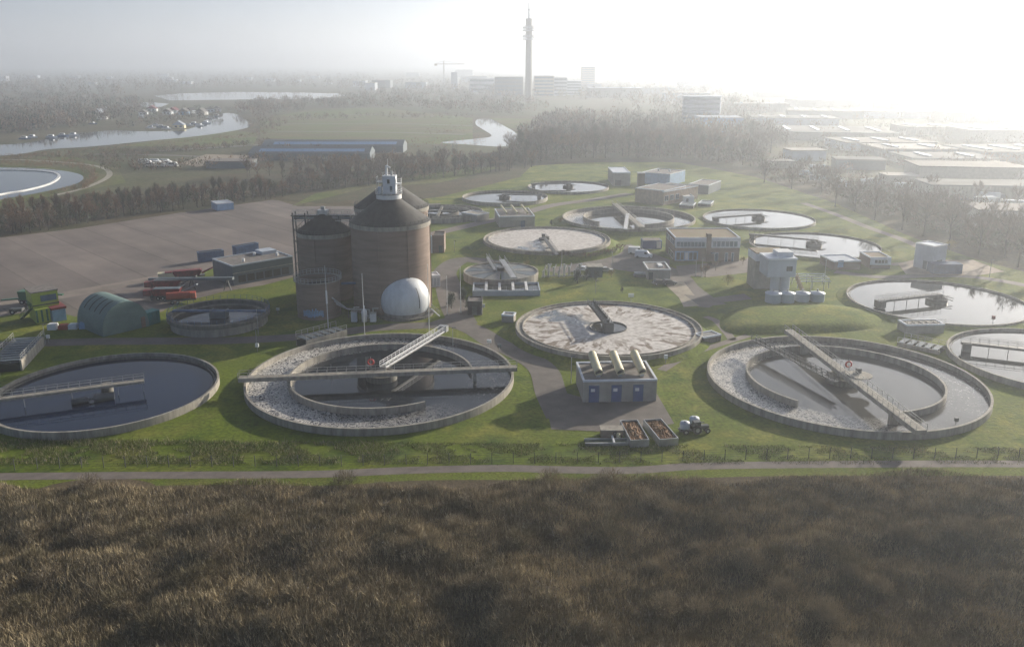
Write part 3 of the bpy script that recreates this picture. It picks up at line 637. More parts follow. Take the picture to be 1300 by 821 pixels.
# lightning masts
def mast(label, px, pyb, pyt, r=.09, box=False):
    p = G(px,pyb); h = HT(px,pyb,pyt); t = thing('lightning_mast', label, 'mast', p)
    MB().tube((0,0,0),(0,0,h),r,r*.45,8).build('pole', M['white'], t)
    MB().cyl(r*3, 0, .25, 12).build('foot', M['concrete'], t)
    if box: MB().tube((0,0,h*.42),(0,0,h*.62),r*2,n=10).build('sleeve', M['white'], t)
mast('thin mast with a thick white sleeve in front of the low open brick tank', 417, 420, 337, .10, True)
mast('thin bare mast left of the dome, in front of the tallest silo', 463, 425, 347)
mast('thin bare mast just right of the white dome beside the road', 545, 424, 335)
mast('thin mast beside the road right of the silos', 585, 398, 338, .09)
mast('slim mast in the grass between the big dark silo and the scum tank', 568, 400, 350, .08)
# ---------------------------------------------------------------- buildings
def house(name, label, cat, A, B, Cc, h, wall, roof, group=None, parapet=.35, roof_lift=0, rw=None):
    """A front corner, B along the front, Cc along the side (photo points on the ground)"""
    a, b, c = (G(*q) if not isinstance(q, Vector) else q for q in (A, B, Cc))
    u = b-a; L = math.hypot(u.x,u.y); rz = math.atan2(u.y,u.x); v = c-a
    D = abs(-v.x*math.sin(rz)+v.y*math.cos(rz))
    t = thing(name, label, cat, (a.x,a.y,0), rz, group); t['L'] = L; t['D'] = D; t['H'] = h
    MB().box(0,L,0,D,-.1,h).build('wall', wall, t)
    MB().box(.3,L-.3,.3,D-.3,h+.004,h+.1).build('roof', roof, t)
    if parapet:
        b = MB(); e = .06
        b.prism([(-e,-e),(L+e,-e),(L+e,.3),(-e,.3)], h+.002, h+parapet).prism([(-e,D-.3),(L+e,D-.3),(L+e,D+e),(-e,D+e)], h+.002, h+parapet)
        b.prism([(-e,.301),(.3,.301),(.3,D-.301),(-e,D-.301)], h+.002, h+parapet).prism([(L-.3,.301),(L+e,.301),(L+e,D-.301),(L-.3,D-.301)], h+.002, h+parapet)
        b.build('roof_edge', rw or M['clad_white'], t)
    return t, L, D
def opening(t, x, z, w, h, side='f', m=None, frame=None, name='window', D=0, L=0):
    """flat opening proud of a wall; side f = front, l = left end, r = right end"""
    def bb(b, x0, x1, z0, z1, d0, d1):
        if side == 'f': return b.box(x0,x1,-d1,-d0,z0,z1)
        if side == 'l': return b.box(-d1,-d0,x0,x1,z0,z1)
        return b.box(L+d0,L+d1,x0,x1,z0,z1)
    o = bb(MB(), x, x+w, z, z+h, .004, .05).build(name, m or M['glass'], t)
    if frame:
        f = .12; q = MB(); bb(q,x-f,x+w+f,z+h+.001,z+h+f,.003,.1); bb(q,x-f,x+w+f,z-f,z-.001,.003,.1); bb(q,x-f,x-.001,z,z+h,.003,.1); bb(q,x+w+.001,x+w+f,z,z+h,.003,.1)
        if name == 'window' and w > 1.2: bb(q,x+w/2-.05,x+w/2+.05,z,z+h,.051,.1)
        q.build('frame', frame, o)
    return o
# blue-door building
t, L, D = house('blower_building', 'flat pale building with three blue doors and three yellow ducts on its roof', 'building', (740,511), (833,509), (727,486), HT(740,511,485), M['render'], M['roof_grey'])
H = t['H']
for k,x in enumerate((.085,.39,.685)):
    d = opening(t, L*x, .02, L*.125, 3.2, m=M['blue'], name='door', frame=M['blue2'])
    MB().box(L*x+.25, L*x+1.0, -.09, -.052, 2.1, 2.7).build('door_notice', M['white'], d)
for x in (.04,.315,.345,.62,.92): MB().box(L*x, L*x+.25, -.09, -.003, 0, H-.05).build('pilaster', M['render'], t)
for k,x in enumerate((.23,.53,.83)):
    dk = MB(); x0 = L*x
    P = [(x0-.05, D*.2, H+1.05), (x0-.3, D*.88, H+2.3)]
    dk.tube(P[0], P[1], .78, n=18); o = dk.build('roof_duct', M['yellow'], t)
    MB().tube((x0-.035,D*.2-.08,H+.99),(x0-.05,D*.2-.01,H+1.04),.62,n=18).build('duct_mouth', M['roof_dark'], o)
    MB().box(x0-.5,x0+.3,D*.75,D*.9,H+.1,H+1.7).box(x0-.4,x0+.3,D*.2,D*.3,H+.1,H+.55).build('duct_support', M['steel'], o)
# small building of the same kind farther up
t, L, D = house('blower_building', 'small grey building with three short pale ducts on its roof beyond the even scum tank', 'building', (634,289), (679,288), (632,278), HT(634,289,276), M['render'], M['roof_grey'])
opening(t, L*.6, .05, 1.6, 2.4, m=M['blue2'], name='door')
for x in (.25,.55,.85): MB().tube((L*x,D*.3,t['H']+.6),(L*x-1.,D*.9,t['H']+1.8),.4,n=14).build('roof_duct', M['yellow'], t)
# grey hall left of the silos
t, L, D = house('press_hall', 'long low blue-grey hall with a row of dark ground-floor bays, left of the silos', 'building', (297,363), (373,349), (275,352), HT(297,363,339), M['clad'], M['roof_grey'], rw=M['clad_pale'])
H = t['H']
for k in range(6): opening(t, 1.5+k*(L-2.5)/6, .7, (L-2.5)/6-.5, 2.0, m=M['roof_dark'], name='bay_door')
MB().box(-.03, L, -.06, -.003, 3.4, 3.55).build('trim', M['steel'], t)
for k,(x,y) in enumerate(((.28,.3),(.6,.7),(.86,.35))): MB().tube((L*x,D*y,H+.1),(L*x,D*y,H+1.0),.4,n=12).build('roof_vent', M['white'], t)
MB().box(L*.7,L*.95,D*.6,D*.95,H+.101,H+1.1).build('roof_unit', M['clad_pale'], t)
# office
t, L, D = house('office_building', 'two-storey office with band windows, brick ground floor and moss roof right of centre', 'building', (856,332), (938,332), (838,318), HT(856,332,303), M['brick'], M['roof_sedum'])
H = t['H']; h2 = H*.5
MB().box(-.05,L+.05,-.12,-.003,H-2.9,H-.001).build('upper_band', M['clad_white'], t)
def winb(x, z, w, h, m=None):
    o = MB().box(x,x+w,-.17,-.125,z,z+h).build('window', m or M['glass_blue'], t)
    MB().box(x-.06,x+w+.06,-.19,-.124,z-.1,z-.002).box(x-.06,x+w+.06,-.19,-.124,z+h+.002,z+h+.08).build('sill', M['white'], o)
for k in range(8): winb(L*(.02+.055*k)+.1, H-2.5, L*.047, 1.5)
for k in range(6): winb(L*(.58+.065*k), H-2.5, L*.053, 1.7)
MB().box(L*.48,L*.55,-.6,1.2,-.05,H+1.6).build('chimney_tower', M['brick'], t)
MB().box(0.1,L*.36,-.08,-.003,.3,3.3).build('ground_panel', M['lightblue'], t)
for k in range(5): 
    o = MB().box(L*(.03+.065*k),L*(.03+.065*k)+L*.05,-.13,-.085,.6,2.9).build('window', M['glass'] if k != 2 else M['white'], t)
for x,w in ((.62,.05),(.78,.04),(.88,.03)): opening(t, L*x, .05, L*w, 2.7, m=M['glass_blue'], frame=M['white'], name='door')
for k in range(4): opening(t, D*(.08+.22*k), H-2.4, D*.17, 1.5, 'l', M['glass_blue'], M['white'])
opening(t, D*.1, .5, D*.5, 1.8, 'l', M['glass'], M['white'])
MB().box(L*.55, L*.62, -1.5, -.01, 2.8, 2.95).build('door_canopy', M['white'], t)
# blue container and shed left of the office
t, L, D = house('site_container', 'blue container with a white end between the office and the tank behind it', 'container', (816,316), (840,316), (815,312), 2.7, M['blue'], M['roof_grey'], parapet=0)
MB().box(L*.72, L*.95, -.06, -.003, .2, 2.5).build('door', M['white'], t)
t, L, D = house('pump_house', 'squat grey shed with open-topped rim roof below the parked vans', 'building', (822,355), (851,355), (814,345), HT(822,355,343), M['render'], M['roof_grey'], rw=M['white'])
opening(t, L*.05, .05, 1.2, 2.1, m=M['steel_dark'], name='door'); MB().box(L*.55,L*.75,D*.35,D*.75,t['H']+.1,t['H']+.5).build('roof_hatch', M['white'], t)
# complex at the back
t, L, D = house('workshop', 'brown brick two-storey block with small windows right behind the notched aeration tank', 'building', (806,256), (842,261), (812,243), HT(806,256,240), M['brick_pale'], M['roof_grey'])
for k in range(6): opening(t, 1+k*(L-2)/6, 2.2, (L-2)/6-.7, 1.6, m=M['glass'], frame=M['white'])
for k in range(3): opening(t, 1+k*4, 1.8, 2.4, 2.2, 'r', M['glass'], M['white'], L=L)
t, L, D = house('workshop', 'sunlit brick wing with large openings right of the two-storey brown block', 'building', (842,261), (870,254), (836,250), HT(842,261,243), M['brick_pale'], M['roof_grey'])
for k in range(4): opening(t, .8+k*(L-1)/4, .6, (L-1)/4-.9, 3.0, m=M['glass'], frame=M['white'])
t, L, D = house('generator_hall', 'blue-grey hall with two tiny white roof vents behind the dark stack', 'building', (815,233), (850,236), (813,226), HT(815,233,219), M['lightblue'], M['roof_grey'])
for x in (.3,.7): MB().cyl(.6, t['H']+.1, t['H']+1.2, 12, (L*x, D*.5)).build('roof_vent', M['white'], t)
t, L, D = house('store_building', 'flat pale-roofed grey store left of the dark stack at the back', 'building', (778,236), (800,236), (777,228), HT(778,236,220), M['render'], M['clad_white'])
opening(t, 1, .05, 3, 3, m=M['steel_dark'], name='gate')
t = thing('exhaust_stack', 'dark square stack standing in front of the blue-grey hall', 'stack', G(813,245))
h = HT(813,245,220); MB().box(-1.6,1.6,-1.6,1.6,0,h).build('shaft', M['roof_dark'], t); MB().box(-1.75,1.75,-1.75,1.75,h+.002,h+.4).build('cap', M['steel'], t)
t, L, D = house('switch_house', 'grey-green flat building at the back right of the brick wing', 'building', (874,245), (899,247), (878,238), HT(874,245,234), M['clad'], M['roof_grey'])
opening(t, 2, .05, 2.4, 2.4, m=M['steel_dark'], name='door')
t, L, D = house('tool_shed', 'small white shed in front of the sunlit brick wing', 'building', (868,258), (881,258), (867,254), 2.6, M['clad_white'], M['white'])
opening(t, 1, .05, 1, 2, m=M['steel_dark'], name='door')
for q,(x0,y0,x1,lab) in enumerate(((886,262,902,'dark flat tank cover left of the bright farthest tank'),(862,264,880,'low dark slab-covered pit before the small white shed'))):
    t, L, D = house('covered_pit', lab, 'pit', (x0,y0), (x1,y0+1), (x0-1,y0-4), 1.2, M['concrete_dark'], M['clad'])
    MB().rails((0,0,1.5),(L,0,1.5)).build('railing', M['rail'], t)
# white tower on columns
t = thing('dosing_tower', 'pale blue tower block raised on round columns beside the four small vats', 'building', G(976,377), .03)
h1, h0 = HT(976,377,330), HT(976,377,352)
b0 = (G(1008,377)-G(976,377)).length
MB().box(-.8,b0,0,7,h0,h1).build('wall', M['clad_pale'], t); MB().box(-1.0,b0+.2,-.2,7.2,h1+.002,h1+.4).build('roof', M['clad_white'], t)
MB().box(b0*.35,b0-.3,2,6.5,h1+.402,h1+1.6).build('roof_unit', M['white'], t)
MB().box(b0*.62,b0*.85,-.05,-.003,h0+(h1-h0)*.35,h0+(h1-h0)*.62).build('window', M['glass'], t)
MB().box(-1.5,b0+.3,8.2,15,0,h1-2.2).build('rear_wing', M['render'], t); MB().box(-1.6,b0+.4,8.1,15.1,h1-2.2,h1-.2).build('rear_band', M['clad_white'], t); MB().box(-1.5,b0+.3,8.2,15,h1-.198,h1+.1).build('rear_roof', M['roof_sedum'], t)
for x in (b0*.22,b0*.62): MB().tube((x+1.0,3.2,0),(x+1.0,3.2,h0),1.25,n=24).build('column', M['clad_pale'], t)
MB().bar((b0+.5,1,h0+.1),(b0+3.5,3,.2),1.1,.2).rails((b0+.5,.4,h0),(b0+3.5,2.4,.2),1.1,1.4,.09).build('stairs', M['brick_pale'], t)
for px,py,r in ((981,386,10),(999,386,9),(1018,384.5,9),(1037,384.5,9)):
    p = G(px,py-3); r_ = r/1080*p.y*1.03
    lab = {981:'leftmost small round vat below the raised pale tower',999:'small round vat second from the left below the raised pale tower',1018:'small round vat second from the right, beside the grey mast',1037:'rightmost small round vat, lit along its right side'}[px]
    t = thing('dosing_vat', lab, 'vat', p, 0, 'small vats below the raised tower'); h = HT(px,py-3,371)-.3
    MB().cyl(r_, 0, h, 32).build('body', M['clad_pale'], t); MB().lathe([(r_+.1,h+.003),(r_+.1,h+.2),(r_*.3,h+.6),(0,h+.65)], 32).build('lid', M['clad_white'], t)
    MB().tube((0,0,h+.6),(0,0,h+1.2),.25,n=10).build('nozzle', M['steel'], t)
p = G(1010,366); t = thing('pipe_rack', 'low tangle of pale pipes on posts behind the small round vats', 'pipes', p)
for k in range(4): MB().tube((0,k*1.6,2.0+.3*k),(9.5,k*1.6,2.0+.3*k),.16,n=8).build('pipe', M['clad_white'], t)
for x in (.5,4.5,9): MB().bar((x,0,0),(x,0,2.9),.2).bar((x,4.8,0),(x,4.8,2.9),.2).bar((x,0,2.8),(x,4.8,2.8),.16).build('trestle', M['steel'], t)
for px,py,pyt,lab in ((1028,380,352,'short grey mast among the small round vats'),(1045,372,330,'lamp post right of the rightmost small round vat')):
    t = thing('lamp_post', lab, 'lamp post', G(px,py)); h = HT(px,py,pyt)
    MB().tube((0,0,0),(0,0,h),.12,.07,8).build('pole', M['steel'], t); MB().box(-.7,.2,-.12,.12,h,h+.15).build('lamp_head', M['steel_dark'], t)
# low buildings right
t, L, D = house('pump_house', 'low brick pump house with white upper band and brown roof beside the bright tank', 'building', (1104,341), (1130,341), (1090,333), HT(1104,341,328), M['brick'], M['roof_sedum'])
MB().box(-.05,L+.05,-.1,-.003,t['H']-2.0,t['H']-.001).build('upper_band', M['clad_white'], t)
for k in range(4): MB().box(L*(.22+.16*k),L*(.22+.16*k)+.8,-.15,-.105,t['H']-1.5,t['H']-.5).build('window', M['glass'], t)
t, L, D = house('pump_house', 'dark low pump house with pale flat roof, left of the white-banded one', 'building', (1058,343), (1092,342), (1054,334), HT(1058,343,333), M['brick'], M['clad_pale'])
MB().box(L*.15,L*.35,-.06,-.003,.8,3).build('door', M['lightblue'], t)
t, L, D = house('filter_tower', 'tall windowless white box building at the right beside the blue container', 'building', (1183,344), (1199,341), (1168,337), HT(1183,344,314), M['clad_pale'], M['clad_white'], rw=M['white'])
MB().box(L*.3,L*.7,-.05,-.003,.1,3.0).build('door', M['clad'], t)
MB().box(-.05,-.003,D*.3,D*.5,.1,2.6).build('side_door', M['clad'], t)
def container(label, A, B, Cc, h, m, open_top=False, group=None):
    t, L, D = house('shipping_container', label, 'container', A, B, Cc, h, m, M['roof_dark'] if open_top else m, group, .12 if not open_top else .25, rw=m)
    b = MB(); n = int(L/.9)
    for i in range(n): b.box((i+.25)*L/n,(i+.6)*L/n,-.06,-.003,.15,h-.15)
    b.build('side_ribs', m, t)
    return t, L, D
container('blue container in front of the tall windowless white box building', (1184,348), (1221,348), (1183,344), 2.8, M['blue2'])
container('blue open-topped waste container with a load, nearer the lot on the left', (253,333.5), (285,330), (252.3,331.3), HT(253,333.5,322), M['blue2'], True)
container('blue open-topped waste container right behind the long grey hall', (300,326), (329,321), (299.2,324), HT(300,326,314), M['blue2'], True)
t, L, D = house('transformer_kiosk', 'tall dark brown box house right of the tallest silo', 'building', (549,321), (564,321), (548,315), HT(549,321,300), M['brick'], M['roof_dark'], rw=M['brick'])
opening(t, L*.55, .05, 1.2, 2.4, m=M['steel_dark'], name='door'); MB().box(-.5,-.02,-.3,.3,0,t['H']+.3).build('side_column', M['clad_white'], t)
t, L, D = house('switch_cabinet', 'white electrical cabinet cluster in the grass right of the dome', 'cabinet', (546,365), (559,364), (545,360), 3.0, M['clad_white'], M['white'])
for k in range(3): MB().box(L*(.06+.32*k),L*(.3+.32*k),-.06,-.003,.3,2.6).build('door', M['clad_pale'], t)
t, L, D = house('transformer_kiosk', 'black flat kiosk in the grass below the pale rectangular basin', 'building', (594,400), (612,400), (594,393), 3.2, M['roof_dark'], M['roof_grey'], rw=M['roof_dark'])
opening(t, 1, .05, 1.2, 2.1, m=M['steel_dark'], name='door')
t, L, D = house('valve_pit', 'concrete valve box with sunlit end wall right of the half-hidden tank behind the silos', 'pit', (606,282), (621,279), (600,276), 2.6, M['render'], M['concrete'])
MB().rails((0,0,2.9),(L,0,2.9)).build('railing', M['rail'], t)
# green membrane hangar
A, B = G(131,428), G(190,414); u = B-A; rz = math.atan2(u.y,u.x); W = u.length; Dp = (G(110,421)-A).length*1.25
t = thing('arched_hangar', 'green arched membrane hangar with dark slits on its roof', 'hangar', (A.x,A.y,0), rz)
h = HT(150,423,385); ex = [(W/2-W/2*math.cos(a), h*math.sin(a)**.8) for a in [PI*i/24 for i in range(25)]]
ex[0] = (0,0); ex[-1] = (W,0)
MB().extr([(x,z) for x,z in ex], 0, 13).build('shell', M['hangar'], t)
MB().box(W*.83,W*.92,-.05,-.003,.05,2.6).build('door', M['brick'], t)
for k in range(4):
    a = PI*.30; y = 2.6+2.6*k
    b = MB(); pts = [(W/2-(W/2+.04)*math.cos(q), (h+.04)*math.sin(q)**.8) for q in [PI*(.2+.022*j) for j in range(12)]]
    vs = [(x,y,z) for x,z in pts]+[(x,y+.45,z) for x,z in pts]; b.add(vs, [(i,i+1,13+i,12+i) for i in range(11)]); b.build('roof_slit', M['roof_dark'], t)
container('small teal container tucked behind the right end of the arched hangar', (188,414), (204,409), (186,410), 3.0, M['teal'])
# stacked lookout tower of cabins
A, B = G(68,409), G(85,406); rz = math.atan2((B-A).y,(B-A).x); W = (B-A).length
t = thing('cabin_tower', 'lime green site cabin stacked on a red-roofed blue one beside the paved lot', 'cabin', (A.x,A.y,0), rz)
MB().box(0,W,0,6,0,3.0).build('lower_cabin', M['lightblue'], t); MB().box(-.2,W+.2,-.3,6.2,3.01,3.5).build('red_roof', M['red'], t)
MB().box(-3.3,-.25,1.0,8,0,3.4).build('side_cabin', M['lime'], t)
uc = MB().box(-3.4,W*.75,2.2,8.4,3.52,7.2).build('upper_cabin', M['lime'], t); MB().box(-3.6,W*.8,2.0,8.6,7.21,7.45).build('roof', M['roof_grey'], t)
MB().box(-2.2+W*.2,W*.62,2.12,2.195,4.9,6.4).build('window', M['glass_blue'], uc); MB().box(-3.5,W*.78,2.1,2.19,4.0,4.25).build('trim', M['roof_dark'], uc)
MB().bar((-3.6,3.2,3.4),(-5.2,8,0),.9,.15).rails((-3.8,3.2,3.4),(-5.4,8,0),1.1,1.1,.1).rails((-3.6,2.4,3.5),(-3.6,8.2,3.5),1.1,1.1,.1).build('stairs', M['green_dark'], t)
for x in (-3.3,-2.2,-1.1): MB().box(x,x+.4,.9,.995,.3,3.2).build('cabin_rib', M['green_dark'], t)
# machines on the paved lot
def machine(name, label, cat, px, py, rz, build):
    t = thing(name, label, cat, G(px,py), rz); build(t); return t
def wheel(t, x, y, r=.5, w=.35):
    o = MB().tube((x,y-w/2,r),(x,y+w/2,r),r,n=18).build('wheel', M['tyre'], t)
    MB().tube((x,y-w/2-.02,r),(x,y+w/2+.02,r),r*.5,n=12).build('rim', M['steel'], o)
def wheels(t, xs, W, r=.5):
    for x in xs:
        for y in (-W/2, W/2): wheel(t, x, y, r)
def sieve(col, col2, L=8.5, H=2.9):
    def f(t):
        wheels(t, (L*.25,L*.25+1.2), 2.2)
        MB().box(0,L,-1.1,1.1,.8,1.15).build('chassis', M['steel_dark'], t)
        MB().extr([(1,1.2),(L-1.5,1.2),(L-.6,H),(.4,H)], -1.3, 1.3).build('hopper', M[col], t)
        MB().extr([(.8,H+.01),(L-.9,H+.01),(L-1.1,H+.15),(1.0,H+.15)], -1.1, 1.1).build('screen_cover', M[col2], t)
        MB().bar((L-.8,0,1.6),(L+3.5,0,H+.9),1.0,.3).build('conveyor_belt', M[col2], t)
        MB().box(-1.6,.3,-1,1,1.16,2.6).build('engine_box', M[col], t)
        for x in (.4,L-1): MB().bar((x,-1.2,0),(x,-1.2,1),.2).bar((x,1.2,0),(x,1.2,1),.2).build('support_leg', M['steel_dark'], t)
    return f
def drum(t):
    wheels(t, (2,3.2), 2.0); MB().box(0,7.8,-1,1,.8,1.1).build('chassis', M['steel_dark'], t)
    MB().tube((.6,0,2.0),(6.4,0,2.0),.95,n=24).build('drum', M['orange'], t)
    MB().box(6.45,7.7,-1,1,1.11,2.7).build('engine_box', M['orange'], t)
machine('screening_machine', 'dark red screening machine with a conveyor, at the back of the machine row', 'machine', 218, 356, .35, sieve('red','red',9,2.6))
machine('screening_machine', 'maroon screening machine under the long grey conveyor on the left lot', 'machine', 193, 369, .12, sieve('red','steel_dark'))
machine('screening_machine', 'maroon screening machine with pale top nearest the thickener tank', 'machine', 192, 380, .1, sieve('red','clad'))
machine('drum_sieve', 'bright orange-red drum sieve in front of the maroon machines', 'machine', 209, 386, .3, drum)
def longconv(t):
    MB().bar((0,0,2.6),(24,-3,3.6),1.2,.7).build('belt_frame', M['clad'], t)
    for x in (3,12,22): MB().bar((x-1,-.3-x*.1,0),(x,-x*.11,2.8+x*.03),.22).bar((x+1,-.3-x*.1,0),(x,-x*.11,2.8+x*.03),.22).build('trestle', M['steel_dark'], t)
machine('belt_conveyor', 'long grey belt conveyor running from the machines to the grey hall', 'conveyor', 191, 366, .0, longconv)
def tipper(t):
    wheels(t, (1,2.4), 1.9); MB().box(0,5.5,-1,1,.9,1.1).build('chassis', M['steel_dark'], t)
    MB().extr([(0,1.12),(5.2,1.12),(5.7,2.4),(-.4,2.4)], -1.15, 1.15).build('load_bed', M['yellow'], t)
machine('tipping_trailer', 'cream tipping trailer behind the maroon machines on the left lot', 'trailer', 203, 357, .3, tipper)
def shredder(t):
    wheels(t, (1,2.2,4.5), 2.1, .6); MB().box(0,7,-1,1,.9,1.2).build('chassis', M['steel_dark'], t)
    MB().extr([(.5,1.21),(5,1.21),(5.6,3.4),(.2,3.4)], -1.3, 1.3).build('hopper', M['green_dark'], t)
    MB().box(5.7,7.2,-1.1,1.1,1.21,3.0).build('engine_box', M['green_dark'], t)
    MB().bar((.3,0,1.3),(-4.5,0,1.0),1.,.3).bar((7,0,2.6),(11,0,2.2),.9,.3).build('conveyor_belt', M['green_dark'], t)
machine('shredder', 'dark green shredder with conveyors left of the lime green cabin', 'machine', 26, 385, .05, shredder)
def cart(t):
    wheels(t, (.8,), 1.6, .6); MB().box(0,3,-.8,.8,.6,1.4).build('body', M['steel_dark'], t); MB().bar((3,0,.8),(4.6,0,.6),.15).build('drawbar', M['steel'], t)
machine('farm_cart', 'small dark cart on the grass edge below the green shredder', 'cart', 14, 398, .1, cart)
def pile(t):
    for k,(x,m,h) in enumerate(((0,'white',1.2),(2.4,'orange',.9),(4.6,'white',1.0),(7,'lightblue',1.3),(9.3,'blue2',1.1))): MB().box(x,x+1.9,-.9,.9,0,h).box(x+.1,x+1.8,-.8,.8,h+.002,h+.2).build('crate', M[m], t)
machine('crate_row', 'row of white, orange and blue crates at the foot of the lime green cabin tower', 'crates', 62, 418, .12, pile)
# ---------------------------------------------------------------- inlets, skips, small things in front
def inlet(label, A, B, w, h):
    a, b = G(*A), G(*B); d = b-a; L = d.length
    t = thing('inlet_channel', label, 'channel', (a.x,a.y,0), math.atan2(d.y,d.x))
    MB().box(0,L,-w/2,-w/2+.35,0,h).box(0,L,w/2-.35,w/2,0,h).build('side_wall', M['concrete'], t)
    MB().box(0,L,-w/2+.36,w/2-.36,0,h-.6).build('water', M['water'], t)
    b = MB(); n = int(L/1.6)
    for i in range(n): b.box((i+.1)*L/n,(i+.75)*L/n,-w/2+.3,w/2-.3,h+.004,h+.09)
    b.build('grating', M['clad'], t)
    for s in (-w/2+.1,w/2-.1): MB().rails((0,s,h+.1),(L,s,h+.1),1.1,1.5,.07).build('railing', M['rail'], t)
inlet('concrete inlet channel with blue-grey gratings above the dark blue tank at the far left', (8,472), (38,440), 6.0, 2.2)
inlet('grated inlet channel with railings behind the foaming tank below the brick tank', (383,441), (434,427), 4.2, 2.0)
inlet('grated channel with railings right of the grass mound near the big right-hand tank', (1143,436), (1196,447), 4.5, .8)
t, L, D = house('outlet_building', 'low concrete outlet works between the mound and the large bright tank', 'building', (1150,424), (1198,423), (1148,417), 1.9, M['render'], M['concrete'])
MB().rails((0,0,2.25),(L,0,2.25)).build('railing', M['rail'], t)
for k in range(5): MB().box(L*(.1+.18*k),L*(.2+.18*k),D*.25,D*.7,2.01,2.2).build('hatch', M['concrete'], t)
t, L, D = house('outlet_box', 'small concrete outlet box at the left edge of the blotchy scum tank', 'pit', (655,406), (640,405), (656,402), 1.6, M['render'], M['concrete_dark'])
MB().box(.3,L-.3,.3,D-.3,1.71,1.8).build('cover', M['grating'], t)
t, L, D = house('outlet_box', 'dark concrete outlet box between the blotchy scum tank and the footpath', 'pit', (893,437), (915,433), (890,430), 1.3, M['concrete_dark'], M['concrete'])
MB().box(.3,L-.3,.3,D-.3,1.41,1.5).build('cover', M['grating'], t)
def skip(label, px, grp):
    A, B, Cc = G(*px[0]), G(*px[1]), G(*px[2]); d = B-A; rz = math.atan2(d.y,d.x); L = d.length; D = (Cc-A).length
    t = thing('chip_skip', label, 'skip', (A.x,A.y,0), rz, grp)
    MB().box(0,L,0,.15,0,1.3).box(0,L,D-.15,D,0,1.3).box(0,.15,.151,D-.151,0,1.3).box(L-.15,L,.151,D-.151,0,1.3).box(.151,L-.151,.151,D-.151,0,.1).build('walls', M['steel'], t)
    n = 22; vs = []; fs = []
    for i in range(n+1):
        for j in range(n+1): vs.append((.16+(L-.32)*i/n, .16+(D-.32)*j/n, 1.0+.35*math.sin(PI*i/n)*math.sin(PI*j/n)+random.uniform(-.12,.12)))
    for i in range(n):
        for j in range(n): a = i*(n+1)+j; fs.append((a,a+n+1,a+n+2,a+1))
    MB().add(vs, fs).build('wood_chips', M['chips'], t)
skip('left one of two open metal skips filled with wood chips', ((800,568),(824,567),(788,542)), 'skips of wood chips')
skip('right one of two open metal skips filled with wood chips', ((837,567),(861,565),(822,541)), 'skips of wood chips')
def bowser(label, px, py, rz):
    t = thing('water_tank_trailer', label, 'tank trailer', G(px,py), rz)
    MB().lathe([(0,.7),(.75,.75),(.85,1.0),(.85,1.7),(.75,1.95),(0,2.0)], 20).build('tank', M['clad_pale'], t)
    MB().tube((0,0,1.99),(0,0,2.12),.25,n=12).build('lid', M['steel'], t)
    MB().box(-1,1.0,-.7,.7,.5,.69).bar((1,0,.6),(2.4,0,.5),.12).build('frame', M['steel_dark'], t)
    for y in (-.85,.85): wheel(t, 0, y, .45, .2)
bowser('white tank on a wheeled frame nearest the right-hand wood chip skip', 869, 549, .1); bowser('white tank on a wheeled frame behind the other one, by the grass slope', 881, 543, .6)
def tractorish(t):
    wheels(t, (0,), 1.3, .75); wheels(t, (1.9,), 1.1, .45)
    MB().box(-.4,2.2,-.4,.4,.7,1.3).build('body', M['steel_dark'], t); MB().box(-.5,.7,-.5,.5,1.31,2.1).build('seat_frame', M['steel_dark'], t)
machine('small_tractor', 'small dark tractor with big wheels beside the two white wheeled tanks', 'tractor', 883, 549, .2, tractorish)
def cabin(t): MB().box(0,3.6,0,1.9,0,1.3).build('body', M['brick_pale'], t); MB().box(-.1,3.7,-.1,2,1.302,1.45).build('lid', M['concrete'], t)
machine('storage_box', 'low brown storage box in the grass left of the yellow barrier', 'box', 763, 556, 0, cabin)
def barrier(t):
    for k in range(4): MB().bx((.25*k,.75*k,.55),(.5,.5,1.1)).bx((.25*k,.75*k,1.15),(.3,.3,.1)).build('barrier_block', M['yellow'] if k % 2 == 0 else M['roof_dark'], t)
machine('safety_barrier', 'yellow and black barrier blocks at the left side of the left wood chip skip', 'barrier', 785, 558, 1.0, barrier)
def frames(t):
    MB().box(0,7,0,.3,0,.5).box(0,7,1.6,1.9,0,.5).build('beam', M['steel'], t); MB().box(4.5,4.8,-.4,2.3,.502,.8).build('cross_beam', M['white'], t)
machine('steel_frame', 'flat steel frame lying in the grass in front of the brown storage box', 'frame', 743, 566, .02, frames)
# small markers
def marker(name, label, cat, px, py, h, m, w=.35):
    t = thing(name, label, cat, G(px,py)); MB().tube((0,0,0),(0,0,h*.6),.06,n=8).build('post', M['steel'], t); MB().box(-w,w,-.2,.2,h*.6,h).build('head', M[m], t)
for a in (('sign_post','small white marker post in the grass right of the inlet channel at the far left','marker',62,436,2.0,'white'),
          ('sign_post','white marker at the end of the grass bank left of the foaming tank','marker',327,447,2.0,'white'),
          ('control_box','pale control box at the rim right behind the foaming tank','control box',621,441,1.8,'clad_white',.5),
          ('control_box','grey control box beside the pale one behind the foaming tank','control box',634,446,1.6,'clad',.4),
          ('sign_post','white marker on the grass between the silos and the grey hall','marker',353,398,1.4,'white'),
          ('sign_post','pale marker on the grass right of the blue-door building','marker',845,462,2.0,'clad_white'),
          ('valve_unit','white twin valve heads behind the rim of the blotchy scum tank','valve',801,384,2.4,'white',.7),
          ('valve_unit','pale valve head by the black kiosk in the grass','valve',612,396,2.0,'clad_white',.7),
          ('sign_post','dark signal lantern at the edge of the large bright tank','marker',1260,412,2.2,'red'),
          ('control_box','small dark control box on the rim of the front right aeration tank','control box',1213,541,1.6,'steel_dark',.3)): marker(*a)
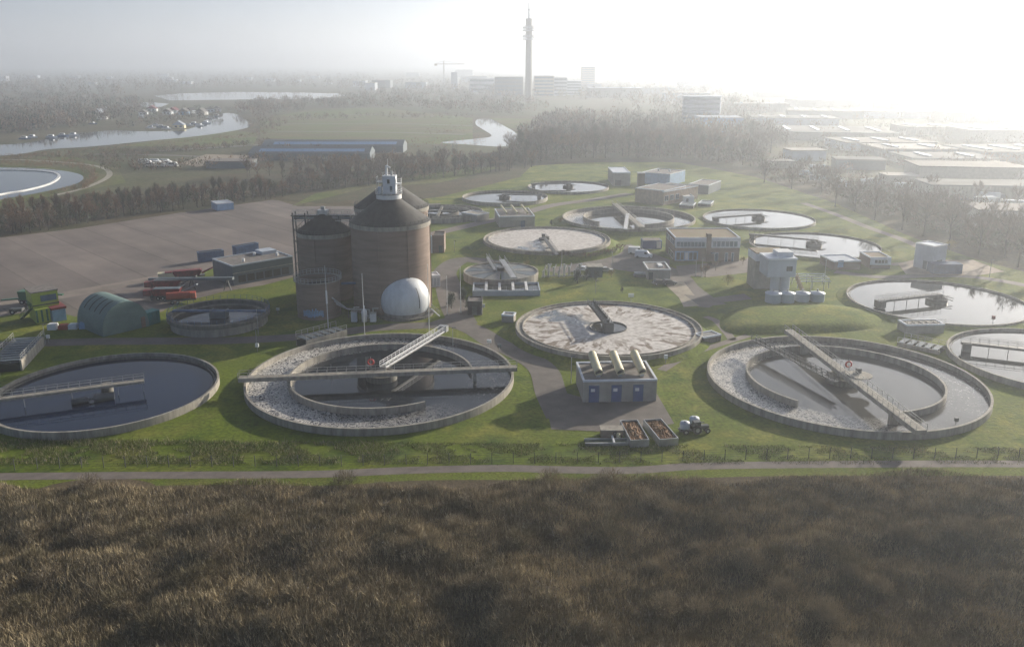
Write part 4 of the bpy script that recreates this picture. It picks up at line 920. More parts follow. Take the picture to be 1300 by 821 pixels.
def lamp(label, px, py, pyt, z0=0):
    t = thing('lamp_post', label, 'lamp post', G(px,py)); h = HT(px,py,pyt)
    MB().tube((0,0,0),(0,0,h),.09,.06,8).build('pole', M['steel'], t); MB().box(-.15,.75,-.12,.12,h,h+.13).build('lamp_head', M['steel_dark'], t)
for a in (('lamp post at the road bend left of the foaming tank',326,440,418),('lamp post in front of the thickener tank left of the silos',328,425,392),
          ('lamp post at the corner of the blue-door building',725,486,452),('lamp post on the lawn in front of the office',883,352,330),
          ('lamp post between the two-storey office and the pale tower',891,352,328),('lamp post in front of the shrub bank by the even scum tank',713,345,318),
          ('lamp post standing beside the car park entry near the shrub bank',777,340,320),('lamp post on the lawn beneath the car park',756,372,356),
          ('lamp post behind the outlet works near the large bright tank',1256,352,330),('thin lamp post near the path at the far left',58,438,412),
          ('lamp post beside the road by the masts',575,440,416),('lamp post on the grass near the dark brown box house',577,320,306)): lamp(*a)
# fence along the rough strip
FP = smooth_line([G(x,y) for x,y in ((-40,600),(60,595),(200,593),(400,592),(600,589),(800,587),(1000,583),(1300,582),(1420,583))], k=4)
t = thing('boundary_fence', 'long thin wire fence with dark posts along the rough grass behind the cycle path', 'fence', (0,0,0))
acc = 0; pts = [FP[0]]
for a, b in zip(FP, FP[1:]):
    acc += (b-a).length
    if acc > 2.3: pts.append(b) if (b-pts[-1]).length > 2 else None; acc = 0
L = [FP[0].lerp(FP[-1], 0)]; total = []
seg = [(a, b) for a, b in zip(FP, FP[1:])]; s = 0; nxt = 0; P = []
for a, b in seg:
    l = (b-a).length
    while nxt <= s+l: P.append(a.lerp(b, (nxt-s)/l)); nxt += 3.3
    s += l
for p in P: MB().bar(p, p+Vector((0,0,1.9)), .09).build('post', M['steel_dark'], t)
b = MB()
for p, q in zip(P, P[1:]):
    for z in (.3,.7,1.1,1.5,1.85): b.bar(p+Vector((0,0,z)), q+Vector((0,0,z)), .018)
b.build('wire', M['steel_dark'], t)
# ---------------------------------------------------------------- vehicles
def car(label, px, py, rz, col, van=False, group=None, cat='car'):
    t = thing('parked_van' if van else 'parked_car', label, 'van' if van else 'car', G(px,py), rz, group)
    L, W, H = (5.4,2.0,2.3) if van else (4.3,1.8,1.45); h0 = .35
    if van: prof = [(0,h0),(L,h0),(L,1.1),(L-.9,1.35),(L-1.7,H),(0.1,H),(0,1.2)]
    else: prof = [(0,h0),(L,h0),(L,.75),(L-1.1,.95),(L-1.8,H),(.9,H),(.15,.95),(0,.8)]
    MB().extr([(x-L/2,z) for x,z in prof], -W/2, W/2).build('body', M[col], t)
    if van:
        MB().extr([(L/2-1.62,H-.06),(L/2-1.60,H-.1),(L/2-.92,1.42),(L/2-.9,1.45)], -W/2+.15, W/2-.15).build('windscreen', M['glass'], t)
        for s in (-1,1): MB().box(L/2-2.4,L/2-1.6,*sorted((s*(W/2+.003),s*(W/2+.02))),1.35,H-.3).build('side_window', M['glass'], t)
    else:
        for s in (-1,1): MB().extr([(L/2-1.25,1.0),(L/2-1.85,H-.08),(-L/2+1.0,H-.08),(-L/2+.45,1.0)], *sorted((s*(W/2+.003),s*(W/2+.015)))).build('side_window', M['glass'], t)
        MB().bar((L/2-1.1,0,.99),(L/2-1.78,0,H-.03),W*.84,.04).build('windscreen', M['glass'], t)
        MB().bar((-L/2+.17,0,.99),(-L/2+.87,0,H-.03),W*.84,.04).build('rear_window', M['glass'], t)
    for x in (-L/2+.85,L/2-.85):
        for y in (-W/2+.05,W/2-.05): wheel(t, x, y, .33, .22)
    for y in (-W/2+.3,W/2-.3): MB().box(L/2+.002,L/2+.03,y-.18,y+.18,.6,.75).build('headlight', M['white'], t)
car('white van parked behind the other one below the blue container', 808, 322, -.1, 'white', True)
car('pale blue estate van parked nearer the camera below the blue container', 817, 327, -.25, 'clad_white', True)
car('silver car on the road above the lawn near the shrub bank', 769, 345, .1, 'steel')
car('pale car half hidden at the end of the machinery by the shrub bank', 741, 344, -.3, 'clad_white')
car('dark car with white roof rack at the right-hand end of the squat grey shed', 838, 361, .1, 'roof_dark'); car('dark car parked rightmost in front of the squat grey shed', 849, 361, .1, 'steel_dark')
# pipe machinery beside the scum tank
t = thing('pump_station', 'cluster of grey pumps and upright pipes in front of the shrub bank', 'pump station', G(690,352), .05)
for k in range(8): MB().tube((k*1.5,.4*(k%3),0),(k*1.5,.4*(k%3),2.0+.9*((k*5)%3)),.32,n=10).bar((k*1.5,.4*(k%3),1.8),(k*1.5+.9,.4*(k%3)+2,3.1+.4*(k%2)),.28).build('pump', M['steel'], t)
MB().box(-.6,12.6,-.9,-.6,.4,.7).rails((-.6,-1,0),(12.6,-1,0)).build('railing', M['rail'], t)
MB().box(12.8,17,-.8,3,0,3.0).build('control_cabin', M['clad'], t); MB().box(12.6,17.2,-1,3.2,3.002,3.2).build('cabin_roof', M['concrete'], t)
t = thing('water_treatment_skid', 'low grey rack of pipes beside the car park left of the vans', 'pipes', G(806,352), 0)
for k in range(3): MB().tube((0,k*.8,1),(4,k*.8,1),.3,n=10).build('pipe', M['steel'], t)
MB().box(-.2,4.2,-.6,2.4,.2,.5).build('skid_base', M['steel_dark'], t)
# ---------------------------------------------------------------- bare winter trees
def tree_meshes(h, spread, ntwig, seed, tm, base=.22, upright=.5, tw=(.07,.13), tl=(.7,1.6)):
    r = random.Random(seed); mb = MB(); mb.tube((0,0,0),(r.uniform(-.2,.2),r.uniform(-.2,.2),h*.55), h*.020, h*.011, 7, False)
    ends = []; top = Vector((0,0,h*.55))
    for i in range(9):
        a = i*2.4+r.uniform(-.4,.4); z0 = h*(base+.33*i/9); el = r.uniform(.45,1.1)+upright*.35
        d = Vector((math.cos(a)*math.cos(el), math.sin(a)*math.cos(el), math.sin(el))); l = h*r.uniform(.28,.42)*(1.15-.4*i/9)
        p0 = Vector((0,0,z0)); p1 = p0+Vector((d.x*spread,d.y*spread,d.z))*l
        mb.tube(p0, p1, h*.008, h*.003, 5, False); ends.append((p0,p1))
        for k in range(4):
            s = p0.lerp(p1, r.uniform(.35,.95)); e = s+(d+Vector((r.uniform(-.7,.7)*spread,r.uniform(-.7,.7)*spread,r.uniform(0,.8)))).normalized()*l*r.uniform(.4,.75)
            mb.tube(s, e, h*.0035, h*.0012, 3, False); ends.append((s,e))
    ends.append((top, Vector((0,0,h*.95)))); mb.tube(top, (0,0,h*.95), h*.009, h*.002, 4, False)
    tr = bpy.data.meshes.new('trunk'); tr.from_pydata(mb.v, [], mb.f); tr.materials.append(M['bark'])
    P = []; D = []; W = []
    for k in range(ntwig):
        s, e = ends[r.randrange(len(ends))]; p = s.lerp(e, r.uniform(.3,1.05)); dd = (e-s).normalized()
        d = (dd*.7+Vector((r.uniform(-1,1),r.uniform(-1,1),r.uniform(-.5,1)))*.9).normalized()*r.uniform(*tl)*h/10
        P.append(p); D.append(d); W.append(r.uniform(*tw)*h/10)
    V, Fc = slivers(np.array(P), np.array(D), np.array(W)); cr = np_mesh('crown', V, Fc, [tm])
    return tr, cr
def leafy_meshes(h, w, n, seed, m, low=.15, conic=0):
    r = np.random.default_rng(seed); mb = MB(); mb.tube((0,0,0),(0,0,h*.5), h*.02, h*.012, 7, False)
    tr = bpy.data.meshes.new('trunk'); tr.from_pydata(mb.v, [], mb.f); tr.materials.append(M['bark'])
    cl = r.normal(size=(14,3)); cl /= np.linalg.norm(cl,axis=1)[:,None]; cl *= r.uniform(.35,.8,(14,1))
    c = cl[r.integers(0,14,n)]+r.normal(size=(n,3))*.22
    z = (c[:,2]*.5+.5).clip(0,1); tp = 1-conic*z
    P = np.stack([c[:,0]*w/2*tp, c[:,1]*w/2*tp, h*(low+(1-low)*z)],1)
    D = r.normal(size=(n,3)); D /= np.linalg.norm(D,axis=1)[:,None]; D *= r.uniform(.2,.5,(n,1))*h/6
    V, Fc = slivers(P, D, r.uniform(.1,.3,n)*h/6); return tr, np_mesh('crown', V, Fc, [m])
VAR = [tree_meshes(10, .85, 1500, 1, M['twig'], upright=.8), tree_meshes(10, 1.05, 1500, 2, M['twig2'], upright=.3), tree_meshes(10, .75, 1400, 3, M['twig3'], upright=1.),
       tree_meshes(10, 1.15, 1500, 4, M['twig'], upright=.2, base=.3, tw=(.04,.09), tl=(.8,1.9)), tree_meshes(10, .5, 1100, 5, M['twig2'], upright=1.3, base=.15)]
EV = [leafy_meshes(10, 6, 1500, 6, M['evergreen'], .1, .5), leafy_meshes(10, 8, 1500, 7, M['leaf'])]
def plant(name, label, cat, group, meshes, p, h, sz=None):
    t = thing(name, label, cat, (p.x,p.y,0), random.uniform(0,6.28), group); s = h/10; t.scale = (s*(sz or 1), s*(sz or 1), s)
    link('trunk', meshes[0], t); link('crown', meshes[1], t); return t
def along(px, n, jx=2, jy=3):
    P = [G(x,y) for x,y in px]; S = [(a,b,(b-a).length) for a,b in zip(P,P[1:])]; T = sum(s[2] for s in S)
    for i in range(n):
        d = (i+.5)/n*T
        for a,b,l in S:
            if d <= l: q = a.lerp(b, d/l); break
            d -= l
        yield q+Vector((random.uniform(-jx,jx), random.uniform(-jy,jy), 0))
gL = 'bare trees in the belt behind the paved lot'
for px,n,j,h0,h1 in (([(-30,303),(60,292),(160,274),(260,262),(360,250)],46,3,7.5,10.5),([(-30,290),(100,272),(220,258),(340,244)],36,5,7,10),([(0,278),(130,262),(300,246)],22,6,6,9)):
    for p in along(px, n, 1.5, j):
        plant('bare_tree', 'bare brown tree in the dense belt between the paved lot and the round pond', 'tree', gL, VAR[random.choice((0,1,2,2,4,4))], p, random.uniform(h0,h1), .85)
gM = 'bare trees behind the silos'
for px,n,j in (([(360,246),(430,238),(520,228),(600,222),(680,212)],34,5),([(370,236),(500,220),(640,208)],26,8),([(300,226),(420,222),(560,212)],22,8)):
    for p in along(px, n, 3, j):
        plant('bare_tree', 'bare tree in the wood behind the silos, between the blue-roofed barns and the back tanks', 'tree', gM, VAR[random.choice((0,0,1,1,2,3))], p, random.uniform(8,12.5), 1.)
gR = 'tall bare trees of the forest behind the works'
for px,n,j in (([(650,207),(760,200),(860,200),(960,212)],26,6),([(640,200),(780,193),(960,203)],26,10),([(660,192),(800,186),(980,196)],22,12),([(700,186),(840,180),(960,186)],16,14)):
    for p in along(px, n, 4, j):
        plant('bare_tree', 'tall bare tree of the hazy forest behind the back tanks and blue-grey hall', 'tree', gR, VAR[random.choice((0,0,2,3,1))], p, random.uniform(14,19), 1.)
gA = 'bare trees along the canal on the right'
for i,(px,py,h) in enumerate(((970,232,12),(1005,240,12),(1042,247,13),(1060,262,12),(1085,268,13),(1110,280,13),(1145,292,14),(1172,300,15),(1205,312,15),(1242,324,15),(1275,328,15),(1292,340,14),(1335,350,15),(1220,290,12),(1260,296,12),(1150,262,11),(1190,272,11),(1300,300,12),(1110,250,10),(1060,236,10),(1020,222,10),(1240,262,11),(1290,270,12),(1180,248,10))):
    plant('avenue_tree', 'wide bare tree in the hazy row along the dark bank at the right', 'tree', gA, VAR[3 if i % 3 else 0], G(px,py), h*1.05, 1.05)
# shrubs
def shrub(label, px, py, h, m=1, sz=1.3, grp=None): plant('shrub', label, 'shrub', grp, (EV[0],EV[1],VAR[3],VAR[1],YB)[m], G(px,py), h, sz)
YB = leafy_meshes(10, 9, 1200, 8, M['yleaf'])
gS = 'brown shrubs on the bank in front of the even scum tank'
for i in range(16): shrub('low brown shrub on the bank at the front right rim of the even scum tank', 694+i*6.2, 331-abs(i-6)*.3-(i>9)*(i-9)*1.2, random.uniform(2.2,3.4), random.choice((2,3,2)), 1.5, gS)
for px,py,h,m,lab in ((668,340,2.6,4,'yellow bush at the right end of the grey segmented cover'),(733,360,4,0,'dark round bush left of the silver car'),(745,356,3.6,0,'dark round bush just behind the silver car on the road'),
     (757,358,3.4,0,'dark bush on the lawn below the silver car'),(776,352,2.6,4,'small yellow-green bush beside the road above the lawn'),(924,362,3.2,4,'yellowish bush on the lawn left of the raised pale tower'),(908,344,3.6,2,'bare brown bush at the right corner of the office'),
     (895,352,4.5,3,'bare reddish shrub on the office lawn'),(943,336,2.6,2,'small brown bush beside the path right of the office'),(790,372,1.8,0,'tiny dark bush on the lawn behind the scum tank'),
     (573,392,4.5,0,'dark evergreen bush beside the road right of the dome'),(588,384,4.2,0,'dark evergreen bush left of the pale rectangular basin'),(595,394,3.6,0,'dark bush just behind the black kiosk'),(1205,318,4,4,'yellowish bush behind the white box building'),(712,284,2.6,4,'yellow-green bush right of the small duct building'),(700,286,2.2,0,'dark low bush beside the small duct building')): shrub(lab, px, py, h, m, 1.2)
# grassy sheets under the woods
sheet('woodland_floor', [(-120,300),(0,302),(100,290),(230,270),(345,254),(460,262),(560,250),(660,225),(680,206),(560,204),(420,212),(280,222),(150,245),(0,268),(-120,285)], .08, M['floor'])
sheet('woodland_floor', [(640,212),(760,206),(860,206),(960,224),(1060,256),(1140,290),(1230,326),(1400,368),(1400,330),(1240,280),(1120,245),(1000,205),(960,184),(800,178),(680,182)], .085, M['floor'])
sheet('meadow', [(370,262),(470,238),(560,232),(640,212),(600,212),(480,232),(400,246)], .09, M['meadow'])
# ---------------------------------------------------------------- far woods as masses
def woods(name, px, n, h0, h1, mats, ntri=46, size=(1.6,3.6)):
    P = [G(x,y) for x,y in px]; xs = [p.x for p in P]; ys = [p.y for p in P]
    def inside(x, y):
        c = False; j = len(P)-1
        for i in range(len(P)):
            if (P[i].y > y) != (P[j].y > y) and x < (P[j].x-P[i].x)*(y-P[i].y)/(P[j].y-P[i].y)+P[i].x: c = not c
            j = i
        return c
    pts = []
    while len(pts) < n:
        # spread evenly over the picture rows: denser in world space near the front
        py = random.uniform(min(q[1] for q in px), max(q[1] for q in px)); pxx = random.uniform(min(q[0] for q in px), max(q[0] for q in px)); g = G(pxx, py)
        if inside(g.x, g.y): pts.append((g.x, g.y))
    c = np.array(pts); h = rng.uniform(h0,h1,n); N = n*ntri; k = np.repeat(np.arange(n), ntri)
    u = rng.normal(size=(N,3)); u /= np.linalg.norm(u,axis=1)[:,None]; u *= rng.uniform(.3,1,(N,1))**.5
    Pp = np.stack([c[k,0]+u[:,0]*h[k]*.42, c[k,1]+u[:,1]*h[k]*.42, h[k]*(.52+u[:,2]*.45)],1)
    D = rng.normal(size=(N,3))*.6; D[:,2] += .5; D /= np.linalg.norm(D,axis=1)[:,None]; D *= rng.uniform(*size,(N,1))*h[k][:,None]/10
    V, Fc = slivers(Pp, D, rng.uniform(.35,.9,N)*h[k]/10*1.3)
    me = np_mesh(name, V, Fc, mats, rng.integers(0,len(mats),n)[k]); o = link(name, me); o['kind'] = 'stuff'; return o
tw = [M['twig'],M['twig2'],M['twig3']]; twe = tw+[M['evergreen']]
woods('distant_woods', [(-100,178),(0,172),(60,168),(130,160),(200,140),(160,128),(60,122),(-100,120)], 620, 9, 14, twe)
woods('distant_woods', [(-150,122),(0,120),(150,124),(300,114),(470,114),(480,96),(300,90),(0,90),(-150,95)], 800, 14, 22, tw, 30)
woods('distant_woods', [(290,143),(330,150),(400,140),(520,138),(640,148),(700,140),(640,120),(540,112),(450,122),(420,130),(330,130)], 560, 9, 14, tw)
woods('distant_woods', [(430,116),(560,118),(760,130),(860,150),(980,150),(900,112),(760,104),(540,96),(430,100)], 600, 12, 18, tw, 30)
woods('distant_woods', [(660,180),(700,150),(800,150),(960,158),(1010,190),(960,190),(820,180)], 420, 10, 15, tw)
woods('distant_woods', [(-100,176),(0,172),(50,168),(110,160),(150,150),(130,140),(0,146),(-100,150)], 260, 8, 13, twe)
woods('hedge_rows', [(330,150),(480,146),(600,148),(600,152),(480,151),(330,156)], 120, 3, 6, tw)
woods('hedge_rows', [(130,196),(250,188),(330,182),(330,186),(250,193),(130,202)], 160, 2.5, 5, tw)
woods('hedge_rows', [(330,183),(320,206),(200,212),(130,214),(120,218),(220,218),(330,212),(420,214),(540,206),(600,196),(560,192),(520,202)], 260, 3, 7, tw)
woods('riverside_bushes', [(150,168),(180,160),(290,150),(300,147),(250,146),(150,156)], 90, 4, 8, twe)
woods('riverside_bushes', [(130,150),(190,152),(262,150),(300,140),(255,138),(150,140)], 110, 4, 7, twe)
woods('riverside_bushes', [(312,162),(345,166),(372,156),(340,150),(312,152)], 40, 4, 6, tw)
woods('riverside_bushes', [(0,202),(120,195),(190,188),(190,206),(150,212),(100,206),(0,204)], 130, 2.5, 4, tw)
woods('pond_reeds', [(90,212),(112,218),(116,228),(104,238),(112,240),(124,228),(118,214),(96,209)], 70, 1.6, 2.4, [M['reed']])
woods('river_reeds', [(0,200),(120,190),(250,178),(320,170),(330,160),(360,166),(320,176),(200,184),(60,198),(0,206)], 240, 1.4, 2.4, [M['reed'],M['twig2']])
woods('river_reeds', [(500,178),(600,176),(625,174),(606,186),(540,188),(470,192)], 120, 1.2, 2.2, [M['reed'],M['twig2']])
woods('river_reeds', [(540,160),(598,154),(610,164),(600,170),(540,172)], 60, 1.2, 2.0, [M['reed']])
woods('distant_woods', [(960,200),(1060,240),(1160,270),(1320,320),(1320,280),(1180,240),(1060,210),(980,190)], 200, 3, 6, tw)
woods('distant_woods', [(-300,250),(-60,240),(-60,200),(-300,200)], 60, 6, 9, tw)
for px in ([(-60,305),(60,293),(160,275),(260,262),(360,250),(400,238),(300,240),(150,258),(0,276),(-60,290)], [(360,248),(430,240),(520,230),(620,220),(690,208),(640,204),(500,214),(360,226)]):
    woods('belt_undergrowth', px, 420, 2.2, 5, [M['twig'],M['twig2'],M['twig3'],M['leaf']], 60, (1.4,2.8))
woods('forest_undergrowth', [(645,210),(760,203),(860,202),(960,214),(980,192),(840,178),(700,184),(650,192)], 420, 4, 11, [M['twig'],M['twig3']], 60, (1.4,2.8))
woods('canal_undergrowth', [(960,226),(1060,256),(1150,288),(1240,318),(1400,350),(1400,300),(1200,262),(1080,232),(970,205)], 420, 3, 9, [M['twig'],M['twig3']], 60, (1.4,2.8))
woods('distant_woods', [(1000,200),(1300,240),(1340,200),(1300,150),(1100,130),(900,125),(960,170)], 420, 5, 9, tw, 40)
woods('pond_reeds', [(0,210),(60,212),(100,215),(112,226),(96,238),(60,248),(110,240),(128,228),(118,212),(90,205),(0,205)], 200, 1.6, 2.6, [M['reed']])
# ---------------------------------------------------------------- scrub in the foreground
def bumps(x, y):
    z = np.zeros_like(x); r2 = np.random.default_rng(3)
    for _ in range(150):
        cx, cy = r2.uniform(-85,85), r2.uniform(70,113); s = r2.uniform(1.5,4.2); a = r2.uniform(.2,1.15)
        z += a*np.exp(-(((x-cx)/(s*1.7))**2+((y-cy)/s)**2))
    edge = np.clip((117.5-y)/4., 0, 1)
    return np.minimum(z,2.2)*edge
def clump(x, y, f=.33, s=0): return .5+.25*(np.sin(x*f+1.7*np.sin(y*f*.8+s))+np.sin(y*f*1.3+1.3*np.sin(x*f*.6+s*2)))
edge_y = lambda x: 113.6+1.5+1.6*np.clip((x-12)/28,-1,1)-.4+1.3*np.sin(x*.13)+.7*np.sin(x*.31+1)
# ground under it
nx, ny = 200, 60; gx, gy = np.meshgrid(np.linspace(-95,95,nx), np.linspace(66,116,ny)); V = np.stack([gx, gy, bumps(gx,gy)*.72-.02], 2).reshape(-1,3)
idx = np.arange(nx*ny).reshape(ny,nx); a,b,c_,d = idx[:-1,:-1].ravel(), idx[:-1,1:].ravel(), idx[1:,1:].ravel(), idx[1:,:-1].ravel()
o = link('scrub_ground', np_mesh('scrub_ground', V, np.concatenate([np.stack([a,b,c_],1), np.stack([a,c_,d],1)]), [M['scrubsoil']])); o['kind'] = 'structure'
N = 360000
x = rng.uniform(-88,88,N); y = 70+rng.uniform(0,1,N)**.9*50; keep = (y < edge_y(x)) & (np.abs(x) < y*.68+6); x, y = x[keep], y[keep]; n = len(x)
z = bumps(x,y)*.72; cl = .5+.5*(clump(x,y,.22)-.5)+.7*(clump(x,y,1.1,2)-.5)+rng.normal(0,.2,n); cl2 = clump(x+40,y,.5,5)
h = rng.uniform(.35,1.0,n)*(.75+.5*cl2)
D = np.stack([rng.normal(0,.30,n), rng.normal(0,.30,n), np.ones(n)],1)*h[:,None]
P = np.stack([x,y,z-.1+rng.uniform(0,.5,n)*np.clip(bumps(x,y),0,1)],1)
V, Fc = slivers(P, D, rng.uniform(.035,.10,n))
cl += rng.normal(0,.22,n)
mi = np.where(cl > .66, 0, np.where(cl > .46, 1, np.where(cl > .30, 2, 3)))
sm = [mat('scrub_tan', (.43,.36,.23), .95, 0, .3, .6), mat('scrub_brown', (.27,.225,.145), .95, 0, .3, .6), mat('scrub_dark', (.20,.165,.11), .95, 0, .3, .6), mat('scrub_olive', (.17,.145,.085), .95, 0, .3, .6)]
o = link('scrub', np_mesh('scrub', V, Fc, sm, mi)); o['kind'] = 'stuff'
# bushier twig domes standing out of it
r3 = np.random.default_rng(11); Vs = []; Fs = []; Ms = []; off = 0
for k in range(110):
    cx, cy = r3.uniform(-80,80), r3.uniform(72,114.5); R = r3.uniform(1.0,2.4); H_ = R*r3.uniform(.7,1.1); n = int(520*R)
    u = r3.normal(size=(n,3)); u[:,2] = abs(u[:,2]); u /= np.linalg.norm(u,axis=1)[:,None]; q = r3.uniform(.35,1,(n,1))
    P = np.array([cx,cy,bumps(np.array([cx]),np.array([cy]))[0]*.6])+u*q*np.array([R,R,H_]); D = (u*.6+r3.normal(size=(n,3))*.45+np.array([0,0,.5]))*r3.uniform(.3,.7,(n,1))
    V, Fc = slivers(P, D, r3.uniform(.03,.08,n)); Vs.append(V); Fs.append(Fc+off); off += len(V); Ms.append(np.full(n, r3.choice([0,1,1,2,3,3])))
o = link('scrub_bushes', np_mesh('scrub_bushes', np.concatenate(Vs), np.concatenate(Fs), [sm[1], sm[1], sm[2], sm[3]], np.concatenate(Ms))); o['kind'] = 'stuff'
# rough weeds along the fence strip and grass tufts by the path
N = 110000; x = rng.uniform(-85,85,N); y = rng.uniform(118,131,N); nz = clump(x,y,.5,1)+.5*(clump(x,y,1.6,3)-.5)
fy = 127.5-.02*x; keep = (nz > .36-.1*(x < -15)) & (y < fy) & (y > 119.6+rng.uniform(0,.8,N)); x,y,nz = x[keep],y[keep],nz[keep]; n = len(x)
h = rng.uniform(.12,.5,n)*(1+(rng.uniform(0,1,n) > .985)*2)*np.where(x < -20, 1.3, .85)
V, Fc = slivers(np.stack([x,y,np.zeros(n)],1), np.stack([rng.normal(0,.3,n),rng.normal(0,.3,n),np.ones(n)],1)*h[:,None], rng.uniform(.03,.08,n))
o = link('rough_grass', np_mesh('rough_grass', V, Fc, [M['leaf'], M['lawn'], sm[0], M['meadow']], rng.choice([0,1,2,3],n,p=[.22,.22,.3,.26]))); o['kind'] = 'stuff'
# ---------------------------------------------------------------- far structures
def px_box(px0, px1, pyb, pyt):
    a, b = G(px0,pyb), G(px1,pyb); return a, (b-a).length, HT((px0+px1)/2, pyb, pyt)
def block(name, label, cat, px0, px1, pyb, pyt, wall, roof, depth=20, rz=0, floors=0, group=None, cols=8, gable=0):
    a, L, h = px_box(px0, px1, pyb, pyt); t = thing(name, label, cat, (a.x,a.y,0), rz, group)
    MB().box(0,L,0,depth,-.2,h).build('wall', wall, t)
    if gable:
        MB().extr([(-.4,h+.02),(L+.4,h+.02),(L/2,h+gable)], -.4, depth+.4).build('roof', roof, t) if gable > 0 else None
    else:
        MB().box(-.3,L+.3,-.3,depth+.3,h+.01,h+.6).build('roof', roof, t)
        if depth > 30: 
            for k in range(int(L//25)+1): MB().box(L*(k+.5)/(int(L//25)+1)-1.5, L*(k+.5)/(int(L//25)+1)+1.5, depth*.2, depth*.8, h+.61, h+1.4).build('skylight', M['glass_blue'], t)
    for f in range(floors):
        z = h*(f+.35)/floors; b = MB().box(L*.03, L*.97, -.2, -.01, z, z+h/floors*.45).build('window_band', M['glass_blue'], t)
    return t
# telecom tower
tp_ = G(671,128); t = thing('telecom_tower', 'tall concrete telecommunication tower with ring platforms and mast top, centre of the horizon', 'tower', tp_)
H = HT(671,128,25); r = 4.1/1080*tp_.y
MB().lathe([(r*1.15,0),(r,H*.3),(r*.96,H)], 32).build('shaft', M['render'], t)
MB().cyl(r*1.02, H+.02, H+1.5, 24).build('shaft_cap', M['concrete'], t)
for py in (36,40,47,51): z = HT(671,128,py); MB().ring(r*1.9, r*.9, z, z+2.0, n=32).ring_rails(r*1.85, z+2.0, 2.2, 16, .35).build('ring_platform', M['steel'], t)
for k in range(10):
    z = HT(671,128,(36,47,51)[k%3])+1.3; a = k*2.1; MB().tube((r*1.3*math.cos(a),r*1.3*math.sin(a),z),(r*1.6*math.cos(a),r*1.6*math.sin(a),z+.3),1.3,n=12).build('dish_antenna', M['white'], t)
MB().cyl(1.6,H+1.5,H+14,12).cyl(1.0,H+14,HT(671,128,2),10).build('mast', M['white'], t)
MB().cyl(2.4,H+13.5,H+15,12).build('mast_collar', M['steel'], t)
B_ = M['clad']; Wc = M['clad_white']; Pc = M['clad_pale']; R_ = M['render']
block('office_block','white low office block left of the telecom tower','building',596,628,117,100,Wc,Pc,30,floors=3)
block('office_block','blue-grey office block right at the foot of the telecom tower, left side','building',628,664,122,98,B_,Pc,30,floors=5)
block('office_block','grey office block just right of the telecom tower foot','building',678,703,123,97,R_,Pc,30,floors=6)
block('office_block','pale office block second to the right of the telecom tower','building',703,720,122,99,Pc,Wc,30,.1,floors=5)
block('office_block','longer pale office block ending the row right of the telecom tower','building',718,738,121,103,Pc,Wc,30,floors=5)
block('tower_block','square residential tower block alone on the skyline right of the telecom tower','building',738,755,112,85,R_,Pc,25,floors=10)
block('low_hall','long pale low hall in front of the lone tower block','building',746,815,124,112,R_,Wc,40)
block('large_block','blue-white six-storey block with dark window bands above the forest on the right','building',865,912,160,123,Pc,Wc,26,-.25,floors=6)
block('low_hall','pale blue lower wing at the foot of the blue-white block','building',890,943,168,150,M['lightblue'],Pc,30)
block('low_hall','small white gable-like hall far left beyond the woods','building',100,128,86,83,Wc,Wc,30)
block('low_hall','tiny white farm hall on the far left edge of the woods','building',-5,8,103,97,Wc,Wc,20)
block('low_hall','small white hall left of the lake beyond the marina','building',228,243,107,104,Wc,Wc,20)
block('water_tower','pale slim water tower between the crane and the telecom tower','tower',573,581,113,92,Pc,Wc,8)
# crane
c0 = G(564,112); t = thing('tower_crane', 'faint tower crane on the skyline left of the telecom tower', 'crane', c0); h = HT(564,112,82)
MB().box(-1.3,1.3,-1.3,1.3,0,h+8).build('mast', M['steel'], t); MB().box(-22,50,-1,1,h,h+1.8).build('jib', M['steel'], t); MB().box(-22,-16,-1.5,1.5,h-3,h-.01).build('counterweight', M['concrete'], t)
MB().bar((0,0,h+8),(40,0,h+1.8),.5).bar((0,0,h+8),(-20,0,h+1.8),.5).build('tie_rod', M['steel'], t)
# blue-roofed barns
for (A,Bp,w,lab) in (((316,204),(470,204),20,'long blue-grey barn nearer the trees, of the pair beyond the belt'),((332,194),(512,194),22,'long barn with a light blue roof strip, farther one of the pair')):
    a, b = G(*A), G(*Bp); L = (b-a).length; t = thing('greenhouse_barn', lab, 'barn', a)
    MB().box(0,L,0,w,0,4.5).build('wall', M['clad'], t)
    P_ = [(y,z) for y,z in ((-.5,4.52),(w+.5,4.52),(w*.5,8))]
    MB().add([(x,y,z) for x in (0,L) for y,z in P_], [(0,1,2),(5,4,3),(0,3,4,1),(1,4,5,2),(2,5,3,0)]).build('roof', M['clad'], t)
    MB().add([(L*.08,w*.08,5.46),(L*.95,w*.08,5.46),(L*.95,w*.30,6.92),(L*.08,w*.30,6.92)],[(0,1,2,3)]).build('roof_light', M['lightblue'], t)
# boats, houseboats, houses by the river
def boat(label, px, py, L=9, col='white', rz=0, cabin=True):
    t = thing('moored_boat', label, 'boat', G(px,py,.1), rz)
    MB().prism([(-L/2,-1.4),(L*.25,-1.5),(L/2,0),(L*.25,1.5),(-L/2,1.4)], 0, 1.2).build('hull', M[col], t)
    if cabin: MB().box(-L*.3,L*.15,-1.1,1.1,1.21,2.5).build('cabin', M['clad_white'], t); MB().box(-L*.25,L*.1,-1.15,-1.101,1.6,2.2).build('window', M['glass'], t)
for k,(px,py) in enumerate(((192,163),(198,160),(205,162),(212,164),(240,160),(247,158),(254,160),(262,157),(32,177),(42,175),(66,175),(80,173),(94,172),(180,150),(118,158),(268,150),(276,148),(124,150))):
    t = boat('small pale boat moored among the others along the river bank at the upper left', px, py, 9, ('white','clad_pale','blue2')[k%3], random.uniform(-.4,.4))
for o in list(C.objects):
    if o.name.startswith('moored_boat'): o['group'] = 'boats moored along the river'
